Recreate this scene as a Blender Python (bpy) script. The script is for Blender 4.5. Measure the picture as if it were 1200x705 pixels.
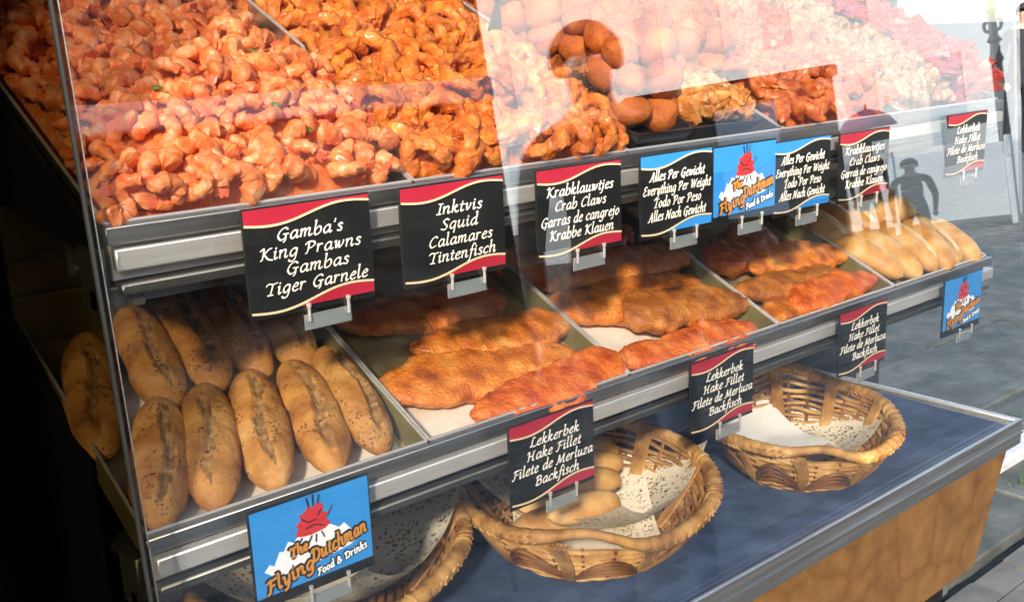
import bpy, math, random
from math import sin, cos, pi, radians
from mathutils import Vector, Matrix, noise, Euler
for o in list(bpy.data.objects): bpy.data.objects.remove(o)
S = bpy.context.scene
COL = S.collection
RNG = random.Random(7)

# ------------------------------------------------------------ camera, sky, sun, exposure
right = Vector((0.7589662, -0.65009728, -0.0366585))
up = Vector((0.18557557, 0.16200153, 0.96918379))
back = Vector((-0.624125, -0.74238065, 0.24359586))
cd = bpy.data.cameras.new('camera'); cam = bpy.data.objects.new('camera', cd); COL.objects.link(cam)
M = Matrix((right, up, back)).transposed().to_4x4(); M.translation = Vector((-0.3092469, -0.89640497, 0.4346252))
cam.matrix_world = M
cd.sensor_width = 36; cd.lens = 37.08; cd.clip_start = 0.02; cd.clip_end = 2000
S.camera = cam

SUN_EL, SUN_DIR = radians(28), Vector((-0.72, -0.69, 0))      # where the sun stands (towards it)
W_ = bpy.data.worlds.new('World'); S.world = W_; W_.use_nodes = True
nt = W_.node_tree; nt.nodes.clear()
sk = nt.nodes.new('ShaderNodeTexSky'); sk.sky_type = 'NISHITA'; sk.sun_disc = False
sk.sun_elevation = SUN_EL; sk.sun_rotation = math.atan2(SUN_DIR.x, SUN_DIR.y); sk.air_density = 1.0; sk.dust_density = 1.2; sk.ozone_density = 1.0
bg = nt.nodes.new('ShaderNodeBackground'); bg.inputs[1].default_value = 0.15
wo = nt.nodes.new('ShaderNodeOutputWorld'); nt.links.new(sk.outputs[0], bg.inputs[0]); nt.links.new(bg.outputs[0], wo.inputs[0])
sl = bpy.data.lights.new('sun', 'SUN'); sl.energy = 2.7; sl.angle = radians(4); sl.color = (1, 0.88, 0.75)
so = bpy.data.objects.new('sun', sl); COL.objects.link(so)
sdv = Vector((SUN_DIR.normalized().x * cos(SUN_EL), SUN_DIR.normalized().y * cos(SUN_EL), sin(SUN_EL)))
so.rotation_euler = sdv.to_track_quat('Z', 'Y').to_euler(); so.location = (-4, -3, 6)
S.view_settings.view_transform = 'Standard'; S.view_settings.look = 'None'
S.view_settings.exposure = 1.42; S.view_settings.gamma = 1
S.render.resolution_x = 1024; S.render.resolution_y = 601
S.render.engine = 'CYCLES'
S.cycles.max_bounces = 10; S.cycles.transparent_max_bounces = 24; S.cycles.glossy_bounces = 5; S.cycles.diffuse_bounces = 4

# ------------------------------------------------------------ materials
MATS = {}
def _new(name):
    m = bpy.data.materials.new(name); m.use_nodes = True; MATS[name] = m
    return m, m.node_tree, m.node_tree.nodes['Principled BSDF']
def ramp(t, stops):
    r = t.nodes.new('ShaderNodeValToRGB'); e = r.color_ramp.elements
    while len(e) < len(stops): e.new(0.5)
    for k, (p, c) in enumerate(stops): e[k].position = p; e[k].color = (*c, 1)
    return r
def mat(name, stops, rough=0.5, metal=0.0, scale=8, detail=6, bump=0.0, bscale=None, stretch=None, sss=0, spec=0.5, coat=0, rand=0.0, rgh2=None, bdist=0.002, coord='Object'):
    """stops: colour or list of (pos, colour) driven by a noise."""
    m, t, b = _new(name); L = t.links.new
    b.inputs['Roughness'].default_value = rough; b.inputs['Metallic'].default_value = metal
    b.inputs['Specular IOR Level'].default_value = spec
    if coat: b.inputs['Coat Weight'].default_value = coat; b.inputs['Coat Roughness'].default_value = 0.15
    if sss:
        b.inputs['Subsurface Weight'].default_value = sss; b.inputs['Subsurface Scale'].default_value = 0.006
        b.inputs['Subsurface Radius'].default_value = (1, 0.4, 0.2)
    tc = t.nodes.new('ShaderNodeTexCoord'); mp = t.nodes.new('ShaderNodeMapping')
    L(tc.outputs[coord], mp.inputs[0])
    oi = t.nodes.new('ShaderNodeObjectInfo')
    if rand:
        cx = t.nodes.new('ShaderNodeCombineXYZ'); ml = t.nodes.new('ShaderNodeMath'); ml.operation = 'MULTIPLY'; ml.inputs[1].default_value = 37
        L(oi.outputs['Random'], ml.inputs[0]); L(ml.outputs[0], cx.inputs[0]); L(ml.outputs[0], cx.inputs[2]); L(cx.outputs[0], mp.inputs[1])
    if stretch: mp.inputs[3].default_value = stretch
    n = t.nodes.new('ShaderNodeTexNoise'); n.inputs['Scale'].default_value = scale; n.inputs['Detail'].default_value = detail
    L(mp.outputs[0], n.inputs['Vector'])
    if isinstance(stops[0], tuple):
        r = ramp(t, stops); L(n.outputs['Fac'], r.inputs[0]); out = r.outputs[0]
        if rand:
            hs = t.nodes.new('ShaderNodeHueSaturation'); mr = t.nodes.new('ShaderNodeMapRange')
            mr.inputs[3].default_value = 1 - rand; mr.inputs[4].default_value = 1 + rand
            L(oi.outputs['Random'], mr.inputs[0]); L(mr.outputs[0], hs.inputs['Value']); L(out, hs.inputs['Color']); out = hs.outputs[0]
        L(out, b.inputs['Base Color'])
    else:
        b.inputs['Base Color'].default_value = (*stops, 1)
    if rgh2 is not None:
        mr2 = t.nodes.new('ShaderNodeMapRange'); mr2.inputs[3].default_value = rough; mr2.inputs[4].default_value = rgh2
        L(n.outputs['Fac'], mr2.inputs[0]); L(mr2.outputs[0], b.inputs['Roughness'])
    if bump:
        n2 = t.nodes.new('ShaderNodeTexNoise'); n2.inputs['Scale'].default_value = bscale or scale * 3; n2.inputs['Detail'].default_value = 5
        L(mp.outputs[0], n2.inputs['Vector'])
        bp = t.nodes.new('ShaderNodeBump'); bp.inputs['Strength'].default_value = bump; bp.inputs['Distance'].default_value = bdist
        L(n2.outputs['Fac'], bp.inputs['Height']); L(bp.outputs[0], b.inputs['Normal'])
    return m

def specks(name, col, spots, scale=260):
    """adds dark seeds (small voronoi spots, gathered in patches) over an existing material's colour"""
    m = MATS[name]; t = m.node_tree; b = t.nodes['Principled BSDF']; L = t.links.new
    src = b.inputs['Base Color'].links[0].from_socket
    tc = [n for n in t.nodes if n.type == 'MAPPING'][0]
    v = t.nodes.new('ShaderNodeTexVoronoi'); v.inputs['Scale'].default_value = scale; L(tc.outputs[0], v.inputs['Vector'])
    n = t.nodes.new('ShaderNodeTexNoise'); n.inputs['Scale'].default_value = 42; L(tc.outputs[0], n.inputs['Vector'])
    r1 = ramp(t, [(0.25, (1, 1, 1)), (0.42, (0, 0, 0))]); L(v.outputs['Distance'], r1.inputs[0])
    r2 = ramp(t, [(0.48, (0, 0, 0)), (0.62, (1, 1, 1))]); L(n.outputs['Fac'], r2.inputs[0])
    mu = t.nodes.new('ShaderNodeMath'); mu.operation = 'MULTIPLY'; L(r1.outputs[0], mu.inputs[0]); L(r2.outputs[0], mu.inputs[1])
    m2 = t.nodes.new('ShaderNodeMath'); m2.operation = 'MULTIPLY'; m2.inputs[1].default_value = spots; L(mu.outputs[0], m2.inputs[0])
    mx = t.nodes.new('ShaderNodeMix'); mx.data_type = 'RGBA'; mx.inputs[7].default_value = (*col, 1)
    L(m2.outputs[0], mx.inputs[0]); L(src, mx.inputs[6]); L(mx.outputs[2], b.inputs['Base Color'])

mat('prawn', [(0.25, (0.72, 0.11, 0.025)), (0.45, (0.90, 0.23, 0.055)), (0.6, (0.93, 0.35, 0.13)), (0.8, (0.93, 0.62, 0.44))], 0.40, scale=80, bump=0.6, bscale=260, sss=0.25, coat=0.1, rand=0.2)
mat('prawn_tail', (0.74, 0.14, 0.06), 0.4)
mat('squid', [(0.25, (0.38, 0.065, 0.008)), (0.46, (0.72, 0.17, 0.015)), (0.64, (0.86, 0.29, 0.035)), (0.82, (0.92, 0.52, 0.2))], 0.5, scale=60, bump=0.9, bscale=220, sss=0.1, coat=0.15, rand=0.2, bdist=0.003)
mat('croquette', [(0.3, (0.38, 0.075, 0.008)), (0.5, (0.56, 0.13, 0.015)), (0.7, (0.68, 0.21, 0.03))], 0.5, scale=50, bump=1.0, bscale=500, rand=0.15)
mat('batter_pale', [(0.3, (0.40, 0.11, 0.02)), (0.5, (0.66, 0.25, 0.05)), (0.7, (0.82, 0.46, 0.18))], 0.45, scale=60, bump=0.8, bscale=260, coat=0.15, rand=0.2)
mat('batter_orange', [(0.3, (0.36, 0.05, 0.01)), (0.5, (0.60, 0.13, 0.025)), (0.72, (0.78, 0.30, 0.10))], 0.4, scale=60, bump=0.8, bscale=240, coat=0.2, rand=0.18)
mat('mussel', [(0.3, (0.22, 0.09, 0.03)), (0.5, (0.42, 0.20, 0.08)), (0.7, (0.62, 0.38, 0.18))], 0.45, scale=70, bump=0.6, bscale=200, rand=0.25)
mat('crayfish', [(0.3, (0.22, 0.015, 0.008)), (0.5, (0.42, 0.035, 0.015)), (0.7, (0.60, 0.10, 0.05))], 0.35, scale=50, bump=0.6, bscale=200, rand=0.2)
mat('fish_gold', [(0.28, (0.30, 0.06, 0.008)), (0.42, (0.56, 0.14, 0.014)), (0.56, (0.74, 0.22, 0.025)), (0.74, (0.86, 0.40, 0.09))], 0.45, scale=34, detail=9, bump=1.0, bscale=230, coat=0.12, rand=0.12, bdist=0.003)
mat('fish_brown', [(0.28, (0.20, 0.05, 0.008)), (0.45, (0.40, 0.12, 0.018)), (0.6, (0.56, 0.19, 0.03)), (0.8, (0.72, 0.34, 0.08))], 0.45, scale=34, detail=9, bump=1.0, bscale=230, coat=0.12, rand=0.12, bdist=0.003)
mat('fish_red', [(0.28, (0.40, 0.055, 0.008)), (0.45, (0.66, 0.12, 0.014)), (0.6, (0.82, 0.20, 0.03)), (0.8, (0.90, 0.38, 0.10))], 0.42, scale=36, detail=9, bump=1.0, bscale=230, coat=0.12, rand=0.08, bdist=0.003)
mat('bread', [(0.25, (0.24, 0.085, 0.016)), (0.45, (0.42, 0.175, 0.036)), (0.6, (0.55, 0.26, 0.065)), (0.8, (0.68, 0.41, 0.15))], 0.62, scale=26, detail=8, bump=0.7, bscale=190, rand=0.12)
specks('bread', (0.05, 0.025, 0.01), 0.85, 210)
mat('bread_split', [(0.3, (0.12, 0.055, 0.02)), (0.5, (0.28, 0.14, 0.045)), (0.7, (0.44, 0.26, 0.10))], 0.75, scale=90, bump=1.0, bscale=200)
specks('bread_split', (0.03, 0.018, 0.01), 0.95, 170)
mat('roll', [(0.3, (0.44, 0.18, 0.035)), (0.5, (0.62, 0.32, 0.09)), (0.7, (0.76, 0.51, 0.23))], 0.5, scale=22, bump=0.25, bscale=90, rand=0.12, sss=0.05)
mat('roll_pale', [(0.3, (0.60, 0.36, 0.13)), (0.7, (0.82, 0.64, 0.38))], 0.65, scale=30, bump=0.2, bscale=90)
mat('bun', [(0.3, (0.46, 0.20, 0.045)), (0.5, (0.62, 0.34, 0.11)), (0.7, (0.76, 0.52, 0.25))], 0.55, scale=24, bump=0.2, bscale=80, rand=0.08)
mat('steel', [(0.3, (0.36, 0.35, 0.33)), (0.7, (0.55, 0.54, 0.51))], 0.28, 0.95, scale=5, stretch=(1, 30, 30), bump=0.05, bscale=60, rgh2=0.45)
mat('steel_bright', [(0.3, (0.70, 0.66, 0.61)), (0.7, (0.84, 0.80, 0.75))], 0.32, 0.6, scale=9, stretch=(1, 20, 20), bump=0.08, bscale=40, rgh2=0.42)
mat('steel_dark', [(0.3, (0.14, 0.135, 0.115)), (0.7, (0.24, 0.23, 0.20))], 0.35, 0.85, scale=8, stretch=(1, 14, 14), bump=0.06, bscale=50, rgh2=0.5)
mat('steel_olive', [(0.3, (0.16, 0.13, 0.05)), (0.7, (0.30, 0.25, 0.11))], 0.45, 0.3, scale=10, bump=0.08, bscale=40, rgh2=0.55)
mat('tray_floor', [(0.3, (0.26, 0.19, 0.06)), (0.5, (0.42, 0.33, 0.13)), (0.7, (0.60, 0.50, 0.28))], 0.4, 0.3, scale=18, bump=0.1, bscale=60, rgh2=0.5)
mat('grease_paper', [(0.3, (0.60, 0.50, 0.34)), (0.6, (0.80, 0.73, 0.60))], 0.6, scale=12, bump=0.2, bscale=40)
mat('black_panel', [(0.3, (0.006, 0.006, 0.006)), (0.7, (0.014, 0.014, 0.013))], 0.6, scale=20, spec=0.2)  # near-black stands in for unlit inner surfaces of the stall
mat('black_dish', [(0.3, (0.008, 0.008, 0.009)), (0.7, (0.02, 0.02, 0.02))], 0.22, scale=20, bump=0.15, bscale=60)
mat('sign_black', [(0.3, (0.010, 0.011, 0.010)), (0.7, (0.018, 0.019, 0.018))], 0.3, scale=20, spec=0.3)
mat('sign_red', [(0.3, (0.36, 0.012, 0.028)), (0.7, (0.44, 0.022, 0.045))], 0.4, scale=14)
mat('sign_blue', [(0.3, (0.03, 0.25, 0.62)), (0.7, (0.04, 0.30, 0.70))], 0.4, scale=14)
mat('sign_gold', (0.72, 0.56, 0.33), 0.45)
mat('ink_cream', (0.86, 0.81, 0.70), 0.5)
mat('ink_white', (0.88, 0.88, 0.86), 0.5)
mat('ink_black', (0.012, 0.01, 0.01), 0.5)
mat('ink_orange', (0.62, 0.25, 0.03), 0.5)
mat('ink_red', (0.62, 0.03, 0.03), 0.5)
mat('ink_brown', (0.42, 0.16, 0.04), 0.5)
mat('cloth', [(0.3, (0.022, 0.040, 0.085)), (0.5, (0.040, 0.068, 0.140)), (0.7, (0.075, 0.115, 0.215))], 0.95, scale=13, detail=9, bump=0.5, bscale=60, bdist=0.004)
mat('rattan', [(0.25, (0.18, 0.07, 0.014)), (0.45, (0.38, 0.18, 0.042)), (0.6, (0.52, 0.28, 0.08)), (0.8, (0.70, 0.46, 0.19))], 0.6, scale=30, detail=7, bump=0.4, bscale=200)
mat('rattan_dark', [(0.25, (0.09, 0.03, 0.007)), (0.5, (0.21, 0.08, 0.018)), (0.8, (0.38, 0.18, 0.05))], 0.5, scale=26, bump=0.4, bscale=200, coat=0.1)
mat('awning', [(0.3, (0.32, 0.04, 0.03)), (0.7, (0.40, 0.06, 0.04))], 0.8, scale=4)
mat('asphalt', [(0.25, (0.035, 0.042, 0.038)), (0.5, (0.07, 0.078, 0.072)), (0.75, (0.13, 0.14, 0.125))], 0.85, scale=9, detail=12, bump=0.8, bscale=120, bdist=0.006, coord='Object')
mat('brick_paver', [(0.25, (0.08, 0.08, 0.075)), (0.5, (0.13, 0.13, 0.12)), (0.75, (0.20, 0.20, 0.185))], 0.85, scale=9, detail=10, bump=0.6, bscale=90, rand=0.25, bdist=0.004)
mat('slab', [(0.25, (0.045, 0.052, 0.046)), (0.5, (0.085, 0.095, 0.085)), (0.75, (0.15, 0.16, 0.145))], 0.85, scale=7, detail=12, bump=0.8, bscale=70, rand=0.15, bdist=0.006)
mat('kerb', [(0.3, (0.42, 0.43, 0.42)), (0.7, (0.62, 0.63, 0.62))], 0.7, scale=14, bump=0.3, bscale=60)
mat('facade_white', [(0.3, (0.72, 0.80, 0.86)), (0.7, (0.78, 0.85, 0.90))], 0.7, scale=2)
mat('facade_blue', [(0.3, (0.45, 0.60, 0.70)), (0.7, (0.52, 0.66, 0.76))], 0.7, scale=2)
mat('facade_dark', [(0.3, (0.015, 0.012, 0.010)), (0.7, (0.03, 0.025, 0.02))], 0.8, scale=3, bump=0.3, bscale=20)
mat('window_dark', (0.02, 0.022, 0.025), 0.1)
mat('fascia', (0.75, 0.70, 0.68), 0.6)
mat('iron', [(0.3, (0.012, 0.014, 0.013)), (0.7, (0.03, 0.03, 0.028))], 0.5, 0.3, scale=8)
mat('curtain', [(0.3, (0.70, 0.74, 0.78)), (0.7, (0.80, 0.83, 0.86))], 0.8, scale=5, bump=0.2, bscale=30)
mat('skin', [(0.3, (0.50, 0.28, 0.19)), (0.7, (0.60, 0.36, 0.25))], 0.5, scale=20, sss=0.1)
mat('hair', [(0.3, (0.02, 0.012, 0.008)), (0.7, (0.05, 0.03, 0.018))], 0.6, scale=60)
mat('wool_black', [(0.3, (0.010, 0.011, 0.014)), (0.7, (0.022, 0.024, 0.03))], 0.9, scale=20, bump=0.3)
mat('wool_brown', [(0.3, (0.08, 0.035, 0.018)), (0.7, (0.13, 0.06, 0.03))], 0.9, scale=20, bump=0.3)
mat('denim', [(0.3, (0.02, 0.03, 0.06)), (0.7, (0.04, 0.055, 0.1))], 0.9, scale=30)
mat('parasol', [(0.3, (0.20, 0.03, 0.14)), (0.7, (0.30, 0.06, 0.20))], 0.7, scale=6)
mat('grass', [(0.3, (0.04, 0.12, 0.02)), (0.7, (0.10, 0.24, 0.04))], 0.7, scale=30)
mat('lemon', [(0.3, (0.12, 0.10, 0.01)), (0.7, (0.25, 0.28, 0.05))], 0.5, scale=30)

# light wood-look front panel with darker veins
m, t, b = _new('veined_board'); L = t.links.new
tc = t.nodes.new('ShaderNodeTexCoord'); n = t.nodes.new('ShaderNodeTexNoise'); n.inputs['Scale'].default_value = 5; n.inputs['Detail'].default_value = 6
L(tc.outputs['Object'], n.inputs['Vector'])
mxv = t.nodes.new('ShaderNodeVectorMath'); mxv.operation = 'MULTIPLY_ADD'; mxv.inputs[1].default_value = (0.25, 0.25, 0.25); L(n.outputs['Color'], mxv.inputs[0]); L(tc.outputs['Object'], mxv.inputs[2])
v = t.nodes.new('ShaderNodeTexVoronoi'); v.feature = 'DISTANCE_TO_EDGE'; v.inputs['Scale'].default_value = 7; L(mxv.outputs[0], v.inputs['Vector'])
r = ramp(t, [(0.0, (0.14, 0.064, 0.016)), (0.08, (0.175, 0.083, 0.021)), (0.35, (0.20, 0.098, 0.026))]); L(v.outputs['Distance'], r.inputs[0])
n3 = t.nodes.new('ShaderNodeTexNoise'); n3.inputs['Scale'].default_value = 30; n3.inputs['Detail'].default_value = 8; L(tc.outputs['Object'], n3.inputs['Vector'])
r3 = ramp(t, [(0.3, (0.72, 0.72, 0.72)), (0.7, (1.1, 1.1, 1.1))]); L(n3.outputs['Fac'], r3.inputs[0])
mx = t.nodes.new('ShaderNodeMix'); mx.data_type = 'RGBA'; mx.blend_type = 'MULTIPLY'; mx.inputs[0].default_value = 1
L(r.outputs[0], mx.inputs[6]); L(r3.outputs[0], mx.inputs[7]); L(mx.outputs[2], b.inputs['Base Color']); b.inputs['Roughness'].default_value = 0.42

# lace paper: real holes in a band
m, t, b = _new('lace_paper'); L = t.links.new
b.inputs['Base Color'].default_value = (0.82, 0.72, 0.54, 1); b.inputs['Roughness'].default_value = 0.8
uv = t.nodes.new('ShaderNodeUVMap'); uv.uv_map = 'UVMap'
v = t.nodes.new('ShaderNodeTexVoronoi'); v.inputs['Scale'].default_value = 46; v.inputs['Randomness'].default_value = 0.75; L(uv.outputs[0], v.inputs['Vector'])
r = ramp(t, [(0.33, (1, 1, 1)), (0.39, (0, 0, 0))]); L(v.outputs['Distance'], r.inputs[0])
sx = t.nodes.new('ShaderNodeSeparateXYZ'); L(uv.outputs[0], sx.inputs[0])
def absd(s):
    a = t.nodes.new('ShaderNodeMath'); a.operation = 'SUBTRACT'; a.inputs[1].default_value = 0.5; L(s, a.inputs[0])
    c = t.nodes.new('ShaderNodeMath'); c.operation = 'ABSOLUTE'; L(a.outputs[0], c.inputs[0]); return c.outputs[0]
mm = t.nodes.new('ShaderNodeMath'); mm.operation = 'MAXIMUM'; L(absd(sx.outputs[0]), mm.inputs[0]); L(absd(sx.outputs[1]), mm.inputs[1])
rb = ramp(t, [(0.20, (0, 0, 0)), (0.205, (1, 1, 1)), (0.37, (1, 1, 1)), (0.375, (0, 0, 0)), (0.40, (0, 0, 0)), (0.405, (1, 1, 1)), (0.48, (1, 1, 1)), (0.485, (0, 0, 0))]); L(mm.outputs[0], rb.inputs[0])
ml = t.nodes.new('ShaderNodeMath'); ml.operation = 'MULTIPLY'; L(r.outputs[0], ml.inputs[0]); L(rb.outputs[0], ml.inputs[1])
iv = t.nodes.new('ShaderNodeMath'); iv.operation = 'SUBTRACT'; iv.inputs[0].default_value = 1; L(ml.outputs[0], iv.inputs[1]); L(iv.outputs[0], b.inputs['Alpha'])

def glass(name, tint, ior=1.5, gl=(1, 1, 1), smudge=0):
    m = bpy.data.materials.new(name); m.use_nodes = True; t = m.node_tree; t.nodes.clear(); L = t.links.new; MATS[name] = m
    ge = t.nodes.new('ShaderNodeNewGeometry'); mr = t.nodes.new('ShaderNodeMapRange'); mr.inputs[3].default_value = ior; mr.inputs[4].default_value = 1 / ior
    L(ge.outputs['Backfacing'], mr.inputs[0])
    fr = t.nodes.new('ShaderNodeFresnel'); L(mr.outputs[0], fr.inputs[0])
    tr = t.nodes.new('ShaderNodeBsdfTransparent'); tr.inputs[0].default_value = (*tint, 1)
    g = t.nodes.new('ShaderNodeBsdfGlossy'); g.inputs['Roughness'].default_value = 0.0; g.inputs[0].default_value = (*gl, 1)
    mx = t.nodes.new('ShaderNodeMixShader'); o = t.nodes.new('ShaderNodeOutputMaterial')
    L(fr.outputs[0], mx.inputs[0]); L(tr.outputs[0], mx.inputs[1]); L(g.outputs[0], mx.inputs[2]); out = mx.outputs[0]
    if smudge:
        tc = t.nodes.new('ShaderNodeTexCoord'); mp = t.nodes.new('ShaderNodeMapping'); mp.inputs[2].default_value = (0, radians(35), 0); mp.inputs[3].default_value = (3, 1, 14); L(tc.outputs['Object'], mp.inputs[0])
        n = t.nodes.new('ShaderNodeTexNoise'); n.inputs['Scale'].default_value = 1.6; n.inputs['Detail'].default_value = 10; n.inputs['Roughness'].default_value = .65; L(mp.outputs[0], n.inputs['Vector'])
        rr = ramp(t, [(0.5, (0, 0, 0)), (0.78, (smudge, smudge, smudge))]); L(n.outputs['Fac'], rr.inputs[0])
        df = t.nodes.new('ShaderNodeBsdfDiffuse'); df.inputs[0].default_value = (.8, .8, .8, 1); m3 = t.nodes.new('ShaderNodeMixShader')
        L(rr.outputs[0], m3.inputs[0]); L(out, m3.inputs[1]); L(df.outputs[0], m3.inputs[2]); out = m3.outputs[0]
    L(out, o.inputs[0])
glass('glass_front', (0.98, 0.99, 0.985), 2.0, smudge=.014)
glass('glass_side', (0.52, 0.50, 0.43), 1.08)  # dark tint puts the shade of the left end into the glass
glass('glass_clear', (0.99, 0.99, 0.99), 1.3)
glass('acrylic', (0.90, 0.93, 0.94), 1.55)

# ------------------------------------------------------------ mesh helpers
class MB:
    def __init__(s): s.v = []; s.f = []; s.mi = []; s.uv = None
    def add(s, vs, fs, mi=0):
        o = len(s.v); s.v += [tuple(p) for p in vs]; s.f += [tuple(i + o for i in f) for f in fs]; s.mi += [mi] * len(fs); return s
    def box(s, x0, x1, y0, y1, z0, z1, mi=0, mtx=None, bev=0):
        if bev:
            b = bev; P = []
            for z, e in ((z0, b), (z0 + b, 0), (z1 - b, 0), (z1, b)):
                P += [(x0 + e + b * 0, y0 + b + e * 0, z), (x0 + b, y0 + e, z), (x1 - b, y0 + e, z), (x1 - e, y0 + b, z), (x1 - e, y1 - b, z), (x1 - b, y1 - e, z), (x0 + b, y1 - e, z), (x0 + e, y1 - b, z)]
            F = [tuple(reversed(range(8))), tuple(range(24, 32))]
            for k in range(3):
                for i in range(8): j = (i + 1) % 8; F.append((k * 8 + i, k * 8 + j, k * 8 + 8 + j, k * 8 + 8 + i))
        else:
            P = [(x, y, z) for z in (z0, z1) for (x, y) in ((x0, y0), (x1, y0), (x1, y1), (x0, y1))]
            F = [(3, 2, 1, 0), (4, 5, 6, 7), (0, 1, 5, 4), (1, 2, 6, 5), (2, 3, 7, 6), (3, 0, 4, 7)]
        if mtx: P = [mtx @ Vector(p) for p in P]
        return s.add(P, F, mi)
    def tube(s, pts, rad, n=8, mi=0, closed=False, cap=True, flat=1.0, upv=None):
        pts = [Vector(p) for p in pts]; N = len(pts)
        if not hasattr(rad, '__len__'): rad = [rad] * N
        u = Vector(upv) if upv else None; P = []
        for i in range(N):
            if closed: d = pts[(i + 1) % N] - pts[i - 1]
            else: d = pts[min(i + 1, N - 1)] - pts[max(i - 1, 0)]
            d.normalize()
            if u is None: u = d.orthogonal()
            a = (u - d * u.dot(d)).normalized() if upv is None else (Vector(upv) - d * Vector(upv).dot(d)).normalized()
            u = a; c = d.cross(a)
            for k in range(n):
                th = 2 * pi * k / n; P.append(pts[i] + (a * cos(th) * flat + c * sin(th)) * rad[i])
        F = []
        for i in range(N if closed else N - 1):
            j = (i + 1) % N
            for k in range(n):
                l = (k + 1) % n; F.append((i * n + k, i * n + l, j * n + l, j * n + k))
        if cap and not closed: F += [tuple(reversed(range(n))), tuple(range((N - 1) * n, N * n))]
        return s.add(P, F, mi)
    def prism(s, poly, y0, y1, mi=0, ax='y'):
        """polygon (x,z) extruded in y (or (x,y) in z, or (y,z) in x)"""
        n = len(poly)
        f = {'y': lambda p, q: (p[0], q, p[1]), 'z': lambda p, q: (p[0], p[1], q), 'x': lambda p, q: (q, p[0], p[1])}[ax]
        P = [f(p, y0) for p in poly] + [f(p, y1) for p in poly]
        F = [tuple(range(n)), tuple(reversed(range(n, 2 * n)))] + [(i, i + n, (i + 1) % n + n, (i + 1) % n) for i in range(n)]
        return s.add(P, F, mi)
    def lathe(s, prof, n=24, mi=0, c=(0, 0)):
        P = [(c[0] + r_ * cos(2 * pi * k / n), c[1] + r_ * sin(2 * pi * k / n), z) for r_, z in prof for k in range(n)]; F = []
        for i in range(len(prof) - 1):
            for k in range(n): l = (k + 1) % n; F.append((i * n + k, i * n + l, (i + 1) * n + l, (i + 1) * n + k))
        F += [tuple(reversed(range(n))), tuple(range((len(prof) - 1) * n, len(prof) * n))]
        return s.add(P, F, mi)
    def mesh(s, name, mats, smooth=True):
        me = bpy.data.meshes.new(name); me.from_pydata(s.v, [], s.f); me.update()
        for k in (mats if isinstance(mats, (list, tuple)) else [mats]): me.materials.append(MATS[k])
        me.polygons.foreach_set('material_index', s.mi)
        if smooth:
            me.polygons.foreach_set('use_smooth', [True] * len(me.polygons))
            try: me.set_sharp_from_angle(angle=radians(40))
            except Exception: pass
        if s.uv:
            uvl = me.uv_layers.new(name='UVMap')
            for lp in me.loops: uvl.data[lp.index].uv = s.uv[lp.vertex_index]
        return me
    def build(s, name, mats, parent=None, smooth=True, loc=None):
        return inst(name, s.mesh(name, mats, smooth), parent, loc)
def inst(name, me, parent=None, loc=None):
    o = bpy.data.objects.new(name, me); COL.objects.link(o)
    if parent: o.parent = parent
    if loc: o.location = loc
    return o
def tag(o, label=None, cat=None, group=None, kind=None):
    if label: o['label'] = label
    if cat: o['category'] = cat
    if group: o['group'] = group
    if kind: o['kind'] = kind
    return o
def thing(name, label, cat, loc=(0, 0, 0), group=None, rot=None):
    o = bpy.data.objects.new(name, None); COL.objects.link(o); o.location = loc; o.empty_display_size = 0.05
    if rot: o.rotation_euler = rot
    return tag(o, label, cat, group)

W = 0.325; SL = radians(25); ZL, ZU = 0.0, 0.290; YF = 0.012
UV_ = Vector((0, cos(SL), sin(SL))); WV = Vector((0, -sin(SL), cos(SL)))
def T(u, v, w, z0): return Vector((u, YF, z0)) + UV_ * v + WV * w
TM = lambda z0: Matrix(((1, 0, 0, 0), (0, cos(SL), -sin(SL), YF), (0, sin(SL), cos(SL), z0), (0, 0, 0, 1)))

# ------------------------------------------------------------ SETTING: ground, paving
g = MB(); GZ = -1.2
g.add([(-400, -400, GZ - .03), (400, -400, GZ - .03), (400, 400, GZ - .03), (-400, 400, GZ - .03)], [(0, 1, 2, 3)])
tag(g.build('ground', 'asphalt'), 'grey street surface running off to the houses', kind='structure')
# brick paving of the street in front (seen mirrored in the pane)
pave = thing('pavement', 'grey brick paving of the street, mirrored in the case glass', None); pave['kind'] = 'structure'; del pave['label']; pave['label'] = 'grey brick paving of the street beside the stall'
bm1 = MB().box(0, .196, 0, .096, 0, .06, bev=.006); bme = bm1.mesh('brick', 'brick_paver')
rest = MB(); cells = []
for i in range(-2, 64):
    for j in range(0, 80):
        x = 1.2 + i * .2 + (j % 2) * .1; y = -7.6 + j * .1
        if x > 13: continue
        cells.append((math.hypot(x - 5.5, y + 2.6), x, y))
cells.sort()
for k, (d, x, y) in enumerate(cells):
    z = GZ - .034 + RNG.uniform(-.003, .003)
    if k < 290:
        o = inst('brick', bme, pave, (x, y, z)); o.rotation_euler = (RNG.uniform(-.01, .01), RNG.uniform(-.01, .01), RNG.uniform(-.01, .01))
    else: rest.box(x, x + .194, y, y + .094, z, z + .06)
tag(rest.build('brick_field', 'brick_paver', pave, smooth=False), kind='stuff')
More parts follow.
